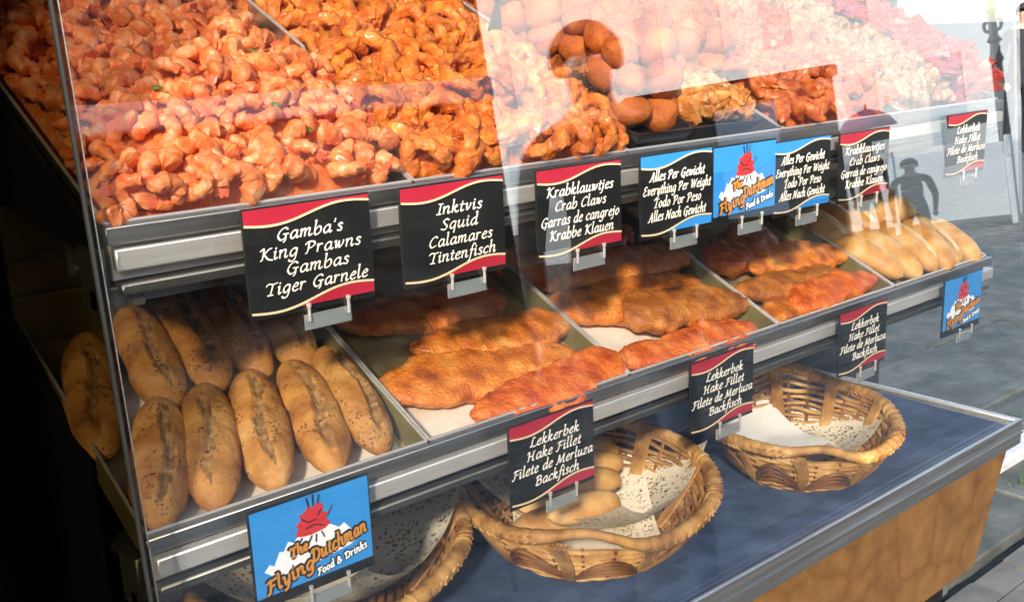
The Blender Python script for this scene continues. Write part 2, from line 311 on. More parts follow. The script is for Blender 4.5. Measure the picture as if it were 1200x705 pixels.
# dark slabs beside the stall
slab = thing('footpath', None, None); slab['kind'] = 'structure'
for i in range(8):
    for j in range(6):
        x, y = 1.75 + i * .72, .44 + j * .62
        bv = MB().box(0, .706, 0, .606, 0, .05, bev=.006)
        for q, p in enumerate(bv.v): bv.v[q] = (p[0], p[1] + .012 * sin(p[0] * 9 + i), p[2])
        o = bv.build('paving_slab', 'slab', slab, loc=(x + RNG.uniform(-.006, .006), y + .01 * sin(i), GZ - .03 + RNG.uniform(-.006, .006)))
kb = MB()
kb.box(3.22, 3.72, .70, .82, GZ - .02, GZ + .06, bev=.01)
tag(kb.build('kerb', 'kerb'), kind='structure')
gt = MB()
for (cx_, cy_) in ((3.75, .86), (3.3, .58), (3.9, .92)):
    for k in range(40):
        a = RNG.uniform(0, 2 * pi); rr = RNG.uniform(0, .07); x, y = cx_ + rr * cos(a), cy_ + rr * sin(a); h = RNG.uniform(.03, .09); dx, dy = RNG.uniform(-.04, .04), RNG.uniform(-.04, .04)
        gt.add([(x - .004, y, GZ), (x + .004, y, GZ), (x + dx, y + dy, GZ + h)], [(0, 1, 2)])
tag(gt.build('grass', 'grass'), 'green grass tufts growing in the paving joints', 'grass', kind='stuff')

# ------------------------------------------------------------ DISPLAY CASE
case = thing('display_case', 'glass fronted steel display case of a fried fish stall', 'display case')
TI = .095                                            # the pane leans back
def gy(z): return -.045 + TI * z
XL, XR = -.020, 1.652
GB, GT = -.318, 1.02
f = MB(); th = .006
f.add([(x, gy(z) + d, z) for d in (0, th) for (x, z) in ((XL + .003, GB), (XR, GB), (XR, GT), (XL + .003, GT))], [(0, 1, 2, 3), (7, 6, 5, 4), (0, 4, 5, 1), (1, 5, 6, 2), (2, 6, 7, 3), (3, 7, 4, 0)])
f.build('front_pane', 'glass_front', case, smooth=False)
for (x, nm, mt) in ((XL + .002, 'side_pane', 'glass_side'), (XR - .007, 'side_pane', 'glass_clear')):
    f = MB(); f.prism([(gy(GB) + th + .001, GB), (.62, GB), (.62, GT), (gy(GT) + th + .001, GT)], x, x + .005, ax='x'); f.build(nm, mt, case, smooth=False)
# thin dark bead on the glass corner with a bright edge
f = MB(); f.tube([(XL - .001, gy(z) + .001, z) for z in (GB, 0, .3, GT)], .0022, 6); f.build('corner_bead', 'iron', case)
f = MB(); f.tube([(XL + .004, gy(z) - .0015, z) for z in (GB, 0, .3, GT)], .0006, 6); f.build('glass_edge', 'steel', case)
# rails: folded sheet below each row of trays
for zz, up_ in ((ZL, 0), (ZU, 1)):
    x1 = 5 * W + .004
    f = MB(); f.box(-.002, x1, .002, .0095, zz - .0165, zz - .001, bev=.0012); f.build('tray_rail', 'steel', case)
    f = MB(); f.box(.004, x1 - .002, -.003 + .004 * up_, .013, zz - .040, zz - .021, bev=.0014); f.box(.004, x1 - .002, .016, .030, zz - .05, zz - .012); f.build('front_rail', 'steel_bright', case)
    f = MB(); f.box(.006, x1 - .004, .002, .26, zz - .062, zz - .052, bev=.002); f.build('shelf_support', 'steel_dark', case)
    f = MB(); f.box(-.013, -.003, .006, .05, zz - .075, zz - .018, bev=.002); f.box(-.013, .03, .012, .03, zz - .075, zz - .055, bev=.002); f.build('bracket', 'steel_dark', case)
# shelf back sheets
f = MB(); f.box(0, 5 * W, .335, .345, .10, .275); f.box(0, 5 * W, .325, .336, .168, .174); f.box(0, 5 * W, .325, .336, .205, .212); f.build('back_sheet', 'steel_olive', case)
f = MB(); f.box(0, 5 * W, .030, .034, ZU - .075, ZU - .05); f.box(0, 5 * W, .12, .124, ZU - .06, ZU - .03); f.build('under_shelf', 'steel', case)
# black sheets put where only unlit space shows beside and under the trays
for zz, dep, y0 in ((ZU, .055, .0), (ZL, .30, .11)):
    a = [(y0 + .012, zz + y0 * math.tan(SL) - .006), (.62, zz + .62 * math.tan(SL) - .008), (.62, zz + .62 * math.tan(SL) - dep - .2), (y0 + .012, zz - dep if y0 else zz - .03)]
    f = MB(); f.prism(a, -.0105, -.0035, ax='x'); f.build('shade_sheet', 'black_panel', case, smooth=False)
f = MB(); f.box(-.004, 1.30, .56, .57, -.31, .35); f.build('rear_panel', 'black_panel', case, smooth=False)
# counter with cloth-covered top, lip and board
f = MB(); f.box(-.02, 1.640, -.072, .57, -.345, -.314, bev=.003); f.build('counter_top', 'steel', case)
f = MB(); f.box(-.02, 1.622, -.082, -.0745, -.350, -.299, bev=.002); f.box(-.02, 1.620, -.086, -.0822, -.326, -.322); f.build('counter_lip', 'steel', case)
f = MB(); f.box(1.625, 1.640, -.0735, .57, -.3135, -.307, bev=.002); f.build('counter_edge', 'steel_bright', case)
f = MB(); f.prism([(-.02, -.3525), (1.606, -.3525), (1.500, -.566), (-.02, -.580)], -.066, -.048); f.build('front_board', 'veined_board', case, smooth=False)
f = MB(); f.box(-.02, 1.44, -.04, .9, -.62, -.353); f.build('body', 'black_panel', case, smooth=False)
for x in (.1, 1.25):
    for y in (.1, .7): MB().box(x, x + .06, y, y + .06, GZ, -.62).build('leg', 'steel_dark', case, smooth=False)

# cloths on the counter
def cloth(x0, x1, y0, y1, z, label, sk=0.0):
    f = MB(); nx, ny = 90, 46
    for j in range(ny + 1):
        for i in range(nx + 1):
            x = x0 + (x1 - x0) * i / nx + sk * j / ny; y = y0 + (y1 - y0) * j / ny
            h = .006 * noise.noise(Vector((x * 7, y * 9, z * 50))) + .007 * max(0, 1 - 5 * abs(noise.noise(Vector((x * 3.2 + y * 5, y * 3 - x * 3, 4))))) ** 2 * .5 + .0015 * noise.noise(Vector((x * 40, y * 25, 1)))
            if j == 0 or i == nx: h *= .3
            f.v.append((x, y, z + .004 + h))
    for j in range(ny):
        for i in range(nx): a = j * (nx + 1) + i; f.f.append((a, a + 1, a + nx + 2, a + nx + 1)); f.mi.append(0)
    n0 = len(f.v); f.v += [(p[0], p[1], p[2] - .002) for p in f.v[:n0]]
    f.f += [tuple(reversed([q + n0 for q in fa])) for fa in f.f[:nx * ny]]; f.mi += [0] * (nx * ny)
    rim = [i for i in range(nx + 1)] + [(j + 1) * (nx + 1) - 1 for j in range(1, ny + 1)] + [ny * (nx + 1) + i for i in range(nx - 1, -1, -1)] + [j * (nx + 1) for j in range(ny - 1, 0, -1)]
    for q in range(len(rim)): a, b_ = rim[q], rim[(q + 1) % len(rim)]; f.f.append((b_, a, a + n0, b_ + n0)); f.mi.append(0)
    tag(f.build('table_cloth', 'cloth'), label, 'cloth')
cloth(-.02, .80, -.068, .50, -.3145, 'navy blue cloth under the front two bread baskets')
cloth(.735, 1.585, -.069, .34, -.3105, 'blue cloth at the open right end of the counter, overlapping the darker one', .02)

# ------------------------------------------------------------ TRAYS
def tray(k, z0, depth, label, deep=.030, floor='tray_floor', split=False, wall='steel_dark'):
    t_ = thing('steel_tray', label, 'tray', tuple(T(k * W, 0, 0, z0)), 'sloping steel trays', (SL, 0, 0))
    a, b_ = .002, W - .002; w_ = .0022
    f = MB(); f.box(a + w_, b_ - w_, w_, depth - w_, -deep, -deep + .002); f.build('floor', floor, t_, smooth=False)
    f = MB(); f.box(a, b_, 0, w_, -deep, 0); f.box(a, b_, -.004, 0, -.0022, .0); f.build('front_wall', 'steel', t_, smooth=False)
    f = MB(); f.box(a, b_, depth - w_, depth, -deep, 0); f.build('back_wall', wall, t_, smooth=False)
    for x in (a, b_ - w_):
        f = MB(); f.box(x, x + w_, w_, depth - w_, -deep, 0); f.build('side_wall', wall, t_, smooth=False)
    f = MB()
    for x in (a, b_): f.tube([(x, .001, .0012), (x, depth, .0012)], .0018, 6)
    f.tube([(a, .001, .0012), (b_, .001, .0012)], .0016, 6); f.tube([(a, depth, .0012), (b_, depth, .0012)], .0018, 6)
    f.build('rolled_rim', 'steel_bright', t_)
    return t_
names_l = ['steel tray of brown seeded baguettes at the left of the lower shelf', 'steel tray with long golden fried fillets beside the baguettes', 'middle steel tray of the lower shelf with dark brown fried fillets',
           'steel tray with lumpy fillets beside the pale rolls', 'steel tray of pale finger rolls at the right end of the lower shelf']
names_u = ['steel tray heaped with pink prawns at the left of the upper shelf', 'steel tray heaped with fried squid rings', 'steel tray with breaded balls and black dishes', 'steel tray of orange battered prawns behind the logo sign', 'steel tray of mussels and red crayfish at the right end of the upper shelf']
for k in range(5):
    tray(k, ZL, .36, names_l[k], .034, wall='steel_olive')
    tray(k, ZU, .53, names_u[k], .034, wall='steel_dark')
for k in (1, 2, 4):
    t_ = thing('tray_divider', {1: 'raised steel divider between the pink prawns and the squid rings', 2: 'raised steel divider between the squid rings and the breaded balls', 4: 'raised steel divider between the battered prawns and the mussels'}[k], 'divider', tuple(T(k * W, 0, 0, ZU)), None, (SL, 0, 0))
    f = MB(); f.prism([(.20, .003), (.53, .003), (.53, .040), (.245, .040), (.20, .010)], -.0012, .0012, ax='x'); f.build('plate', 'steel', t_, smooth=False)
    MB().tube([(0, .20, .011), (0, .245, .0412), (0, .53, .0412)], .0022, 6).build('edge', 'steel_bright', t_)
# greaseproof sheets under bread and fish
def sheet(u0, u1, v0, v1, z0, label, w=-.0295):
    f = MB(); nx, ny = 16, 16
    for j in range(ny + 1):
        for i in range(nx + 1):
            u = u0 + (u1 - u0) * i / nx; v_ = v0 + (v1 - v0) * j / ny
            f.v.append(tuple(T(u, v_, w + .0012 * noise.noise(Vector((u * 30, v_ * 30, 2))), z0)))
    for j in range(ny):
        for i in range(nx): a = j * (nx + 1) + i; f.f.append((a, a + 1, a + nx + 2, a + nx + 1)); f.mi.append(0)
    tag(f.build('paper_sheet', 'grease_paper'), label, 'paper')
sheet(.012, .312, .006, .24, ZL, 'cream greaseproof sheet under the seeded baguettes')
sheet(.34, .63, .006, .10, ZL, 'cream greaseproof sheet under the front golden fillets')
sheet(.665, .95, .006, .15, ZL, 'cream greaseproof sheet under the dark brown fillets')

# ------------------------------------------------------------ BREAD
def loaf_mesh(L_, R_, seed, flat=.82, split=True, taper=.5, nrow=96, nc=52, bumps=.075, bend=.0, mats=('bread', 'bread_split'), nm='loaf'):
    f = MB(); rg = random.Random(seed); off = rg.uniform(0, 50)
    for i in range(nrow + 1):
        s_ = -1 + 2 * i / nrow; e = (1 - abs(s_) ** 3.2) ** .5 if abs(s_) < 1 else 0
        e = max(e, .02) * (1 - .12 * abs(s_) ** 2)
        y = s_ * L_ / 2
        for k in range(nc):
            th_ = 2 * pi * k / nc; cx_, cz = cos(th_), sin(th_)
            r_ = R_ * e * (1 + bumps * noise.noise(Vector((cx_ * 1.3 + off, s_ * 3, cz * 1.3))) + bumps * .5 * noise.noise(Vector((cx_ * 4 + off, s_ * 9, cz * 4))))
            x = cx_ * r_; z = cz * r_ * flat
            if z < 0: z *= .72
            if split and abs(s_) < .84:
                d = (x / R_ - .10 * sin(s_ * 5 + off)) ; wdt = .16 * (1 - (abs(s_) / .84) ** 4)
                if z > 0: z += R_ * (-.20 * math.exp(-(d / max(wdt, .02)) ** 2) + .07 * math.exp(-((abs(d) - .24) / .10) ** 2)) * (1 - (abs(s_) / .84) ** 4) * (0.75 + .5 * noise.noise(Vector((s_ * 6, off, 0))))
            x += bend * (1 - s_ * s_)
            f.v.append((x, y, z))
    for i in range(nrow):
        for k in range(nc):
            l = (k + 1) % nc; f.f.append((i * nc + k, i * nc + l, (i + 1) * nc + l, (i + 1) * nc + k))
            a = Vector(f.v[i * nc + k]); m_ = 0
            s_ = -1 + 2 * i / nrow
            if split and a.z > 0 and abs(s_) < .78 and abs((a.x - bend * (1 - s_ * s_)) / R_ - .10 * sin(s_ * 5 + off)) < .17 * (1 - (abs(s_) / .8) ** 4) + .05 * noise.noise(Vector((s_ * 9, off, 1))): m_ = 1
            f.mi.append(m_)
    f.f += [tuple(range(nc)), tuple(reversed(range(nrow * nc, nrow * nc + nc)))]; f.mi += [0, 0]
    return f.mesh(nm, mats)
def lay(name, me, u, v_, w, z0, ang, label, cat, group=None, roll=0, tilt=0, sc=1):
    """place a mesh whose long axis is local Y on the tray plane; ang = direction of its long axis from +u, degrees"""
    o = inst(name, me)
    m_ = TM(z0) @ Matrix.Translation((u, v_, w)) @ Matrix.Rotation(radians(ang - 90), 4, 'Z') @ Matrix.Rotation(tilt, 4, 'X') @ Matrix.Rotation(roll, 4, 'Y') @ Matrix.Scale(sc, 4)
    o.matrix_world = m_
    return tag(o, label, cat, group)
bag = [(.053, .080, .186, -114, 'leftmost seeded baguette of the front row, its end at the corner of the glass'), (.109, .082, .188, -111, 'seeded baguette second from left in the front row'),
       (.170, .084, .188, -108, 'seeded baguette with a deep dark split in the middle of the front row'), (.230, .082, .186, -103, 'seeded baguette fourth from left in the front row'),
       (.286, .088, .188, -99, 'rightmost baguette of the front row, lying against the tray divider'), (.036, .214, .204, -106, 'dim baguette seen through the side pane at the far left'),
       (.110, .251, .190, -98, 'seeded baguette of the back row just right of the glass corner'), (.169, .266, .196, -96, 'seeded baguette in the middle of the back row'),
       (.225, .266, .190, -97, 'seeded baguette of the back row half behind the prawn sign'), (.281, .265, .20, -99, 'short end of a baguette showing under the prawn sign')]
for k, (u, v_, l, a, lb) in enumerate(bag):
    lay('seeded_baguette', loaf_mesh(l, .0305, 11 + k, nm='seeded_baguette', bend=.002 * ((k % 3) - 1)), u, v_ + (.011 if k < 5 else 0), -.009 + (.004 if k < 5 else 0), ZL, a, lb, 'baguette', 'seeded baguettes in the left tray', roll=RNG.uniform(-.25, .25))
rolls = [(1.340, .182, .12, -94), (1.400, .192, .12, -94), (1.458, .195, .115, -97), (1.521, .190, .11, -85), (1.345, .085, .135, -78), (1.402, .077, .145, -94), (1.464, .076, .15, -105), (1.515, .066, .15, -114), (1.562, .078, .15, -110), (1.603, .062, .14, -102), (1.583, .190, .10, -89)]
rl = ['finger roll at the back left corner of the roll tray, against the divider', 'finger roll second from left in the back row', 'finger roll third from left in the back row', 'finger roll fourth from left in the back row below the red sign',
      'golden finger roll leftmost in the front row of rolls', 'finger roll second from left in the front row of rolls', 'pale finger roll third from left in the front row of rolls', 'pale finger roll in the middle of the front row of rolls',
      'pale finger roll second from right in the front row of rolls', 'pale finger roll at the right front corner of the roll tray', 'pale finger roll at the back right of the roll tray']
for k, (u, v_, l, a) in enumerate(rolls):
    lay('finger_roll', loaf_mesh(l * 1.04, .0295, 60 + k, flat=.95, split=(k % 2 == 0), bumps=.03, nrow=28, nc=20, mats=('roll', 'roll_pale'), nm='finger_roll'), u - .004, v_, -.003 + (.006 if k in (6, 7, 10) else 0), ZL, a, rl[k], 'bread roll', 'finger rolls in the right tray', roll=RNG.uniform(-.5, .5))

# ------------------------------------------------------------ FISH FILLETS
def fillet_mesh(L_, Wd, Th, seed, bend, nm='fried_fillet', m_='fish_gold', tipl=.55, tipr=.25):
    f = MB(); nx, nc = 70, 40; rg = random.Random(seed); off = rg.uniform(0, 90)
    for i in range(nx + 1):
        s_ = i / nx; y = (s_ - .5) * L_
        e = (1 - (1 - min(1, s_ / tipl)) ** 2.2) ** .6 * (1 - (1 - min(1, (1 - s_) / tipr)) ** 2.4) ** .55 if 0 < s_ < 1 else .02
        e = max(e, .02) * (1 + .16 * noise.noise(Vector((s_ * 5, off, 0))))
        c = bend * sin(pi * s_) + .006 * noise.noise(Vector((s_ * 4, off, 9)))
        for k in range(nc):
            th_ = 2 * pi * k / nc; ax, az = cos(th_), sin(th_)
            x = math.copysign(abs(ax) ** .8, ax) * Wd / 2 * e; z = math.copysign(abs(az) ** .75, az) * Th / 2 * (e ** .6)
            P = Vector((x + c, y, z))
            n1 = noise.noise(P * 55 + Vector((off, 0, 0))); n2 = noise.noise(P * 150 + Vector((0, off, 0))); n3 = noise.noise(P * 420 + Vector((0, 0, off)))
            d = Vector((ax, 0, az)) * (.0042 * n1 + .0024 * n2 + .0011 * n3)
            P += d; P.y += .003 * noise.noise(P * 120)
            if P.z < -Th * .4: P.z = -Th * .4
            f.v.append(tuple(P))
    for i in range(nx):
        for k in range(nc): l = (k + 1) % nc; f.f.append((i * nc + k, i * nc + l, (i + 1) * nc + l, (i + 1) * nc + k)); f.mi.append(0)
    f.f += [tuple(range(nc)), tuple(reversed(range(nx * nc, nx * nc + nc)))]; f.mi += [0, 0]
    return f.mesh(nm, m_)
fish = [  # u, v, len, ang, width, thick, w, mat, bend, flip, label
    (.478, .232, .245, -5, .062, .024, -.014, 'fish_gold', .008, 0, 'golden fried fillet at the back of the second tray, tail under the squid sign'),
    (.534, .146, .235, -6, .058, .026, -.010, 'fish_gold', .006, 0, 'golden fried fillet lying on the larger one in the second tray'),
    (.470, .084, .285, -8, .078, .028, -.014, 'fish_gold', -.006, 0, 'largest golden fried fillet across the front of the second tray'),
    (.540, .032, .255, 4, .058, .026, -.008, 'fish_red', .008, 0, 'orange red fried fillet against the front rim of the second tray'),
    (.690, .268, .17, -40, .060, .024, -.014, 'fish_gold', 0, 0, 'orange fillet end half behind the crab claws sign'),
    (.855, .212, .268, -7, .062, .026, -.008, 'fish_gold', .010, 1, 'golden brown fillet lying behind the others in the middle tray'),
    (.795, .148, .285, -6, .078, .028, -.012, 'fish_gold', .006, 0, 'broad golden fillet in the centre of the middle tray'),
    (.862, .083, .23, -9, .066, .030, -.004, 'fish_brown', .010, 1, 'dark brown fillet with a curled left end in the middle tray'),
    (.805, .026, .26, -4, .056, .026, -.012, 'fish_red', .006, 0, 'red orange fillet against the front rim of the middle tray'),
    (.895, .285, .10, 30, .040, .022, -.012, 'fish_gold', 0, 0, 'small fillet tip curling up at the back of the middle tray'),
    (1.100, .190, .19, 12, .075, .040, -.008, 'batter_orange', .004, 0, 'thick pinkish battered lump at the back of the fourth tray'),
    (1.190, .125, .22, -10, .062, .030, -.006, 'fish_gold', .010, 1, 'golden fillet behind the red one in the fourth tray'),
    (1.115, .080, .25, -7, .056, .028, -.010, 'fish_brown', .004, 0, 'brown fillet in the centre of the fourth tray'),
    (1.170, .030, .23, 2, .050, .028, -.004, 'fish_red', .008, 1, 'bright red orange fillet along the front rim of the fourth tray'),
    (1.055, .036, .14, 4, .046, .024, -.014, 'fish_gold', 0, 0, 'short golden fillet at the left front of the fourth tray')]
for k, (u, v_, l, a, wd, thk, w, m_, bd, fl, lb) in enumerate(fish):
    lay('fried_fillet', fillet_mesh(l * 1.07, wd * 1.27, thk * 1.1, 200 + k, bd, m_=m_), u, v_, w, ZL, a + (180 if fl else 0), lb, 'fried fish', 'fried fish fillets on the lower shelf')

# ------------------------------------------------------------ SEAFOOD HEAPS
def prawn_mesh(seed):
    rg = random.Random(seed); f = MB(); R_ = rg.uniform(.0120, .0145); a0, a1 = radians(rg.uniform(-30, 0)), radians(rg.uniform(215, 275)); N = 30
    pts, rd = [], []
    for i in range(N):
        s_ = i / (N - 1); a = a0 + (a1 - a0) * s_; rr = R_ * (1 + .10 * s_)
        pts.append((rr * cos(a), rr * sin(a), .004 * sin(s_ * 3 + seed)))
        r_ = (.0105 * (1 - s_) + .0048 * s_) * min(1, (s_ + .04) / .10) ** .5
        rd.append(r_ * (1 + .20 * abs(sin(s_ * pi * 6.5))) * rg.uniform(.96, 1.05))
    f.tube(pts, rd, 12, 0, flat=1.0, upv=(0, 0, 1))
    off = rg.uniform(0, 90)
    for q, p in enumerate(f.v):
        p = Vector(p); nn = Vector((noise.noise(p * 130 + Vector((off, 0, 0))), noise.noise(p * 130 + Vector((0, off, 0))), noise.noise(p * 130 + Vector((0, 0, off)))))
        n2_ = Vector((noise.noise(p * 330 + Vector((off, 0, 0))), noise.noise(p * 330 + Vector((0, off, 0))), noise.noise(p * 330)))
        f.v[q] = tuple(p + nn * .0024 + n2_ * .0007)
    e = Vector(pts[-1]); d = (e - Vector(pts[-3])).normalized()
    for q in (-.5, 0, .5):
        dd = Matrix.Rotation(q, 3, 'Z') @ d
        f.tube([e, e + dd * .006, e + dd * .012], [.003, .0042, .0012], 5, 1, flat=.4, upv=(0, 0, 1))
    return f.mesh('prawn', ['prawn', 'prawn_tail'])
def ring_mesh(seed, mt='squid', R0=.0205, r0=.0074):
    rg = random.Random(seed); f = MB(); N, n = 40, 12; off = rg.uniform(0, 60); ex = rg.uniform(.62, 1)
    P = []
    for i in range(N):
        a = 2 * pi * i / N; R_ = R0 * (1 + .12 * noise.noise(Vector((cos(a), sin(a), off)))); c = Vector((cos(a) * R_, sin(a) * R_ * ex, .005 * sin(2 * a + off)))
        rr = r0 * (1 + .35 * noise.noise(Vector((cos(a) * 2.5, sin(a) * 2.5, off + 5))))
        for k in range(n):
            b_ = 2 * pi * k / n; q = Vector((cos(a) * cos(b_), sin(a) * cos(b_), sin(b_) * 1.15)) * rr
            q *= 1 + .45 * noise.noise((c + q) * 130 + Vector((off, 0, 0))) + .28 * noise.noise((c + q) * 330 + Vector((off, 0, 0))); P.append(c + q)
    F = [(i * n + k, i * n + (k + 1) % n, ((i + 1) % N) * n + (k + 1) % n, ((i + 1) % N) * n + k) for i in range(N) for k in range(n)]
    f.add(P, F); return f.mesh('squid_ring', mt)
def lump_mesh(seed, mt, size=(.03, .02, .016), amp=.35, nm='lump', freq=60):
    f = MB(); rg = random.Random(seed); off = rg.uniform(0, 80); nu, nv = 20, 13; P = []
    for j in range(nv + 1):
        ph = pi * j / nv
        for i in range(nu):
            a = 2 * pi * i / nu; d = Vector((sin(ph) * cos(a), sin(ph) * sin(a), cos(ph)))
            s_ = 1 + amp * noise.noise(d * 1.4 + Vector((off, 0, 0))) + amp * .6 * noise.noise(d * 3.4 + Vector((0, off, 0))) + amp * .25 * noise.noise(d * 8 + Vector((0, 0, off)))
            P.append((d.x * size[0] * s_, d.y * size[1] * s_, d.z * size[2] * s_))
    F = [(j * nu + i, (j + 1) * nu + i, (j + 1) * nu + (i + 1) % nu, j * nu + (i + 1) % nu) for j in range(nv) for i in range(nu)]
    f.add(P, F); return f.mesh(nm, mt)
def mound(name, u0, u1, v0, v1, hf, mt, label, drop=.012):
    f = MB(); nx, ny = 40, 60
    for j in range(ny + 1):
        for i in range(nx + 1):
            u = u0 + (u1 - u0) * i / nx; v_ = v0 + (v1 - v0) * j / ny
            ed = min(i, nx - i, j, ny - j) / 3
            h = hf(u, v_) - drop + .006 * noise.noise(Vector((u * 60, v_ * 60, 3)))
            h = -.03 + (h + .03) * min(1, ed)
            f.v.append(tuple(T(u, v_, h, ZU)))
    for j in range(ny):
        for i in range(nx): a = j * (nx + 1) + i; f.f.append((a, a + 1, a + nx + 2, a + nx + 1)); f.mi.append(0)
    o = f.build(name, mt); tag(o, label, 'food', kind='stuff')
def heap(name, protos, u0, u1, v0, v1, hf, sp, nmax, seed, label, cat, group, tilt=.7, layers=((0, 1.0), (-.011, .9)), inside=None, sc=(.9, 1.15)):
    rg = random.Random(seed); cnt = 0
    for (dz, q) in layers:
        pts = []; tries = 0
        while tries < 9000 and cnt < nmax:
            tries += 1
            u = rg.uniform(u0, u1); v_ = rg.uniform(v0, v1)
            if inside and not inside(u, v_): continue
            s2 = (sp / q) ** 2
            if any((u - a) ** 2 + (v_ - b_) ** 2 < s2 for a, b_ in pts): continue
            pts.append((u, v_)); cnt += 1
            o = inst(name, rg.choice(protos))
            eu = Euler((rg.gauss(0, tilt), rg.gauss(0, tilt), rg.uniform(0, 2 * pi))).to_matrix().to_4x4()
            o.matrix_world = TM(ZU) @ Matrix.Translation((u, v_, hf(u, v_) + dz + rg.uniform(-.004, .004))) @ eu @ Matrix.Scale(rg.uniform(*sc), 4)
            iu = min(4, int(5 * (u - u0) / (u1 - u0))); iv = min(5, int(6 * (v_ - v0) / (v1 - v0)))
            ly = '' if dz == 0 else 'underneath, '
            tag(o, f"{label}, {ly}{('far left', 'left of middle', 'middle', 'right of middle', 'far right')[iu]}, {('at the front rim', 'second row from front', 'third row', 'fourth row', 'fifth row', 'at the back')[iv]}", cat, group)
    return cnt
NZ = lambda u, v_, k: noise.noise(Vector((u * 9, v_ * 9, k)))
hp = lambda u, v_: .012 + .012 * NZ(u, v_, 1) + .032 * min(1, v_ / .10) - (.038 * min(1, max(0, v_ - .16) / .14) + .012) * (abs(u - .1625) / .1625) ** 5
mound('prawn_heap', .008, .317, .008, .50, hp, 'prawn', 'packed pink prawns at the bottom of the left upper tray', .008)
PR = [prawn_mesh(s_) for s_ in range(9)]
heap('prawn', PR, .012, .312, .012, .49, hp, .0188, 300, 1, 'peeled pink prawn in left upper tray', 'prawn', 'pink prawns heaped in the left upper tray', .75, layers=((0, 1.0),), sc=(.78, 1.0))
hs_ = lambda u, v_: .010 + .016 * NZ(u, v_, 2) + .034 * min(1, v_ / .12) - (.042 * min(1, max(0, v_ - .16) / .14) + .012) * (abs(u - .4875) / .1625) ** 5
mound('squid_heap', .334, .644, .008, .50, hs_, 'squid', 'packed squid rings at the bottom of the second upper tray', .018)
RG = [ring_mesh(s_, R0=.0175 + .0012 * s_) for s_ in range(8)]
heap('squid_ring', RG, .346, .632, .020, .49, hs_, .0245, 240, 2, 'fried squid ring in second upper tray', 'squid ring', 'fried squid rings heaped in the second upper tray', .75)
# third tray: balls, black dishes, lumps
hc = lambda u, v_: .022 + .062 * min(1, max(0, v_ - .035) / .06) + .006 * NZ(u, v_, 3)
inc = lambda u, v_: not (u < .700 and v_ < .19) and not (v_ < .12 and u > .785) and v_ > .052
CQ = [lump_mesh(s_, 'croquette', (.022, .027, .021), .10, 'breaded_ball') for s_ in range(4)]
def hc_m(u, v_): return hc(u, v_) if inc(u, v_) else -.01
mound('ball_heap', .660, .966, .05, .50, hc_m, 'croquette', 'packed breaded balls at the bottom of the third upper tray', .045)
heap('breaded_ball', CQ, .672, .955, .055, .48, hc, .034, 220, 3, 'round breaded ball in the pile', 'breaded ball', 'breaded balls piled in the third upper tray', .6, layers=((0, 1.0), (-.032, 1.0)), inside=inc)
LP = [lump_mesh(10 + s_, 'batter_pale', (.019, .013, .012), .45, 'battered_piece') for s_ in range(5)]
hl = lambda u, v_: .022 + .016 * (1 - ((u - .85) / .08) ** 2) + .004 * NZ(u, v_, 4)
heap('battered_piece', LP, .79, .92, .035, .115, hl, .017, 60, 4, 'pale battered piece on black dish', 'battered seafood', 'battered pieces on the black dish', .8, layers=((0, 1), (-.012, 1)))
# black dishes
def dish(u0, u1, v0, v1, w0, w1, label):
    t_ = thing('black_dish', label, 'dish', tuple(T(0, 0, 0, ZU)), 'black dishes in the third upper tray', (SL, 0, 0))
    f = MB(); f.box(u0 + .006, u1 - .006, v0 + .006, v1 - .006, w0, w0 + .004, bev=.001); f.build('base', 'black_dish', t_, smooth=False)
    f = MB(); P = []; 
    def ringp(e, z): return [(u0 - e + .008, v0 - e, z), (u1 + e - .008, v0 - e, z), (u1 + e, v0 - e + .008, z), (u1 + e, v1 + e - .008, z), (u1 + e - .008, v1 + e, z), (u0 - e + .008, v1 + e, z), (u0 - e, v1 + e - .008, z), (u0 - e, v0 - e + .008, z)]
    for e, z in ((-.006, w0), (.0, w1), (.004, w1), (.004, w1 - .002), (-.003, w0 - .001)): P += ringp(e, z)
    F = [(a * 8 + i, a * 8 + (i + 1) % 8, (a + 1) * 8 + (i + 1) % 8, (a + 1) * 8 + i) for a in range(4) for i in range(8)]
    f.add(P, F); f.build('side', 'black_dish', t_, smooth=False)
dish(.662, .772, .006, .125, -.01, .020, 'black dish at the front of the breaded ball pile')
dish(.782, .925, .012, .12, -.006, .016, 'flat black dish holding the pale battered pieces')
# ribbed black mat and steel edge
t_ = thing('ribbed_mat', 'black ribbed mat between squid rings and breaded balls', 'mat', tuple(T(0, 0, 0, ZU)), None, (SL, 0, 0))
f = MB(); f.box(.652, .732, .105, .172, .020, .023); f.build('base', 'black_dish', t_, smooth=False)
for k in range(7): MB().tube([(.653, .110 + k * .0095, .0245 + .001 * (k % 2)), (.69, .112 + k * .0095, .026), (.731, .110 + k * .0095, .0245)], .0028, 6).build('rib', 'black_dish', t_)
f = MB(); f.box(.650, .735, .090, .101, .008, .022, bev=.002); f.build('edge_bar', 'steel', t_)
# black scoop standing up in the squid
t_ = thing('food_scoop', 'black triangular scoop standing in the squid rings', 'scoop', tuple(T(.585, .215, .04, ZU)), None, (SL, 0, radians(-12)))
f = MB(); f.prism([(-.004, .075), (-.016, -.03), (.048, -.035), (.030, -.012), (.012, .02)], -.002, .002); f.build('blade', 'black_dish', t_, smooth=False)
MB().tube([(-.006, 0, .072), (.002, 0, .084), (.006, 0, .078)], .003, 6).build('hook', 'black_dish', t_)
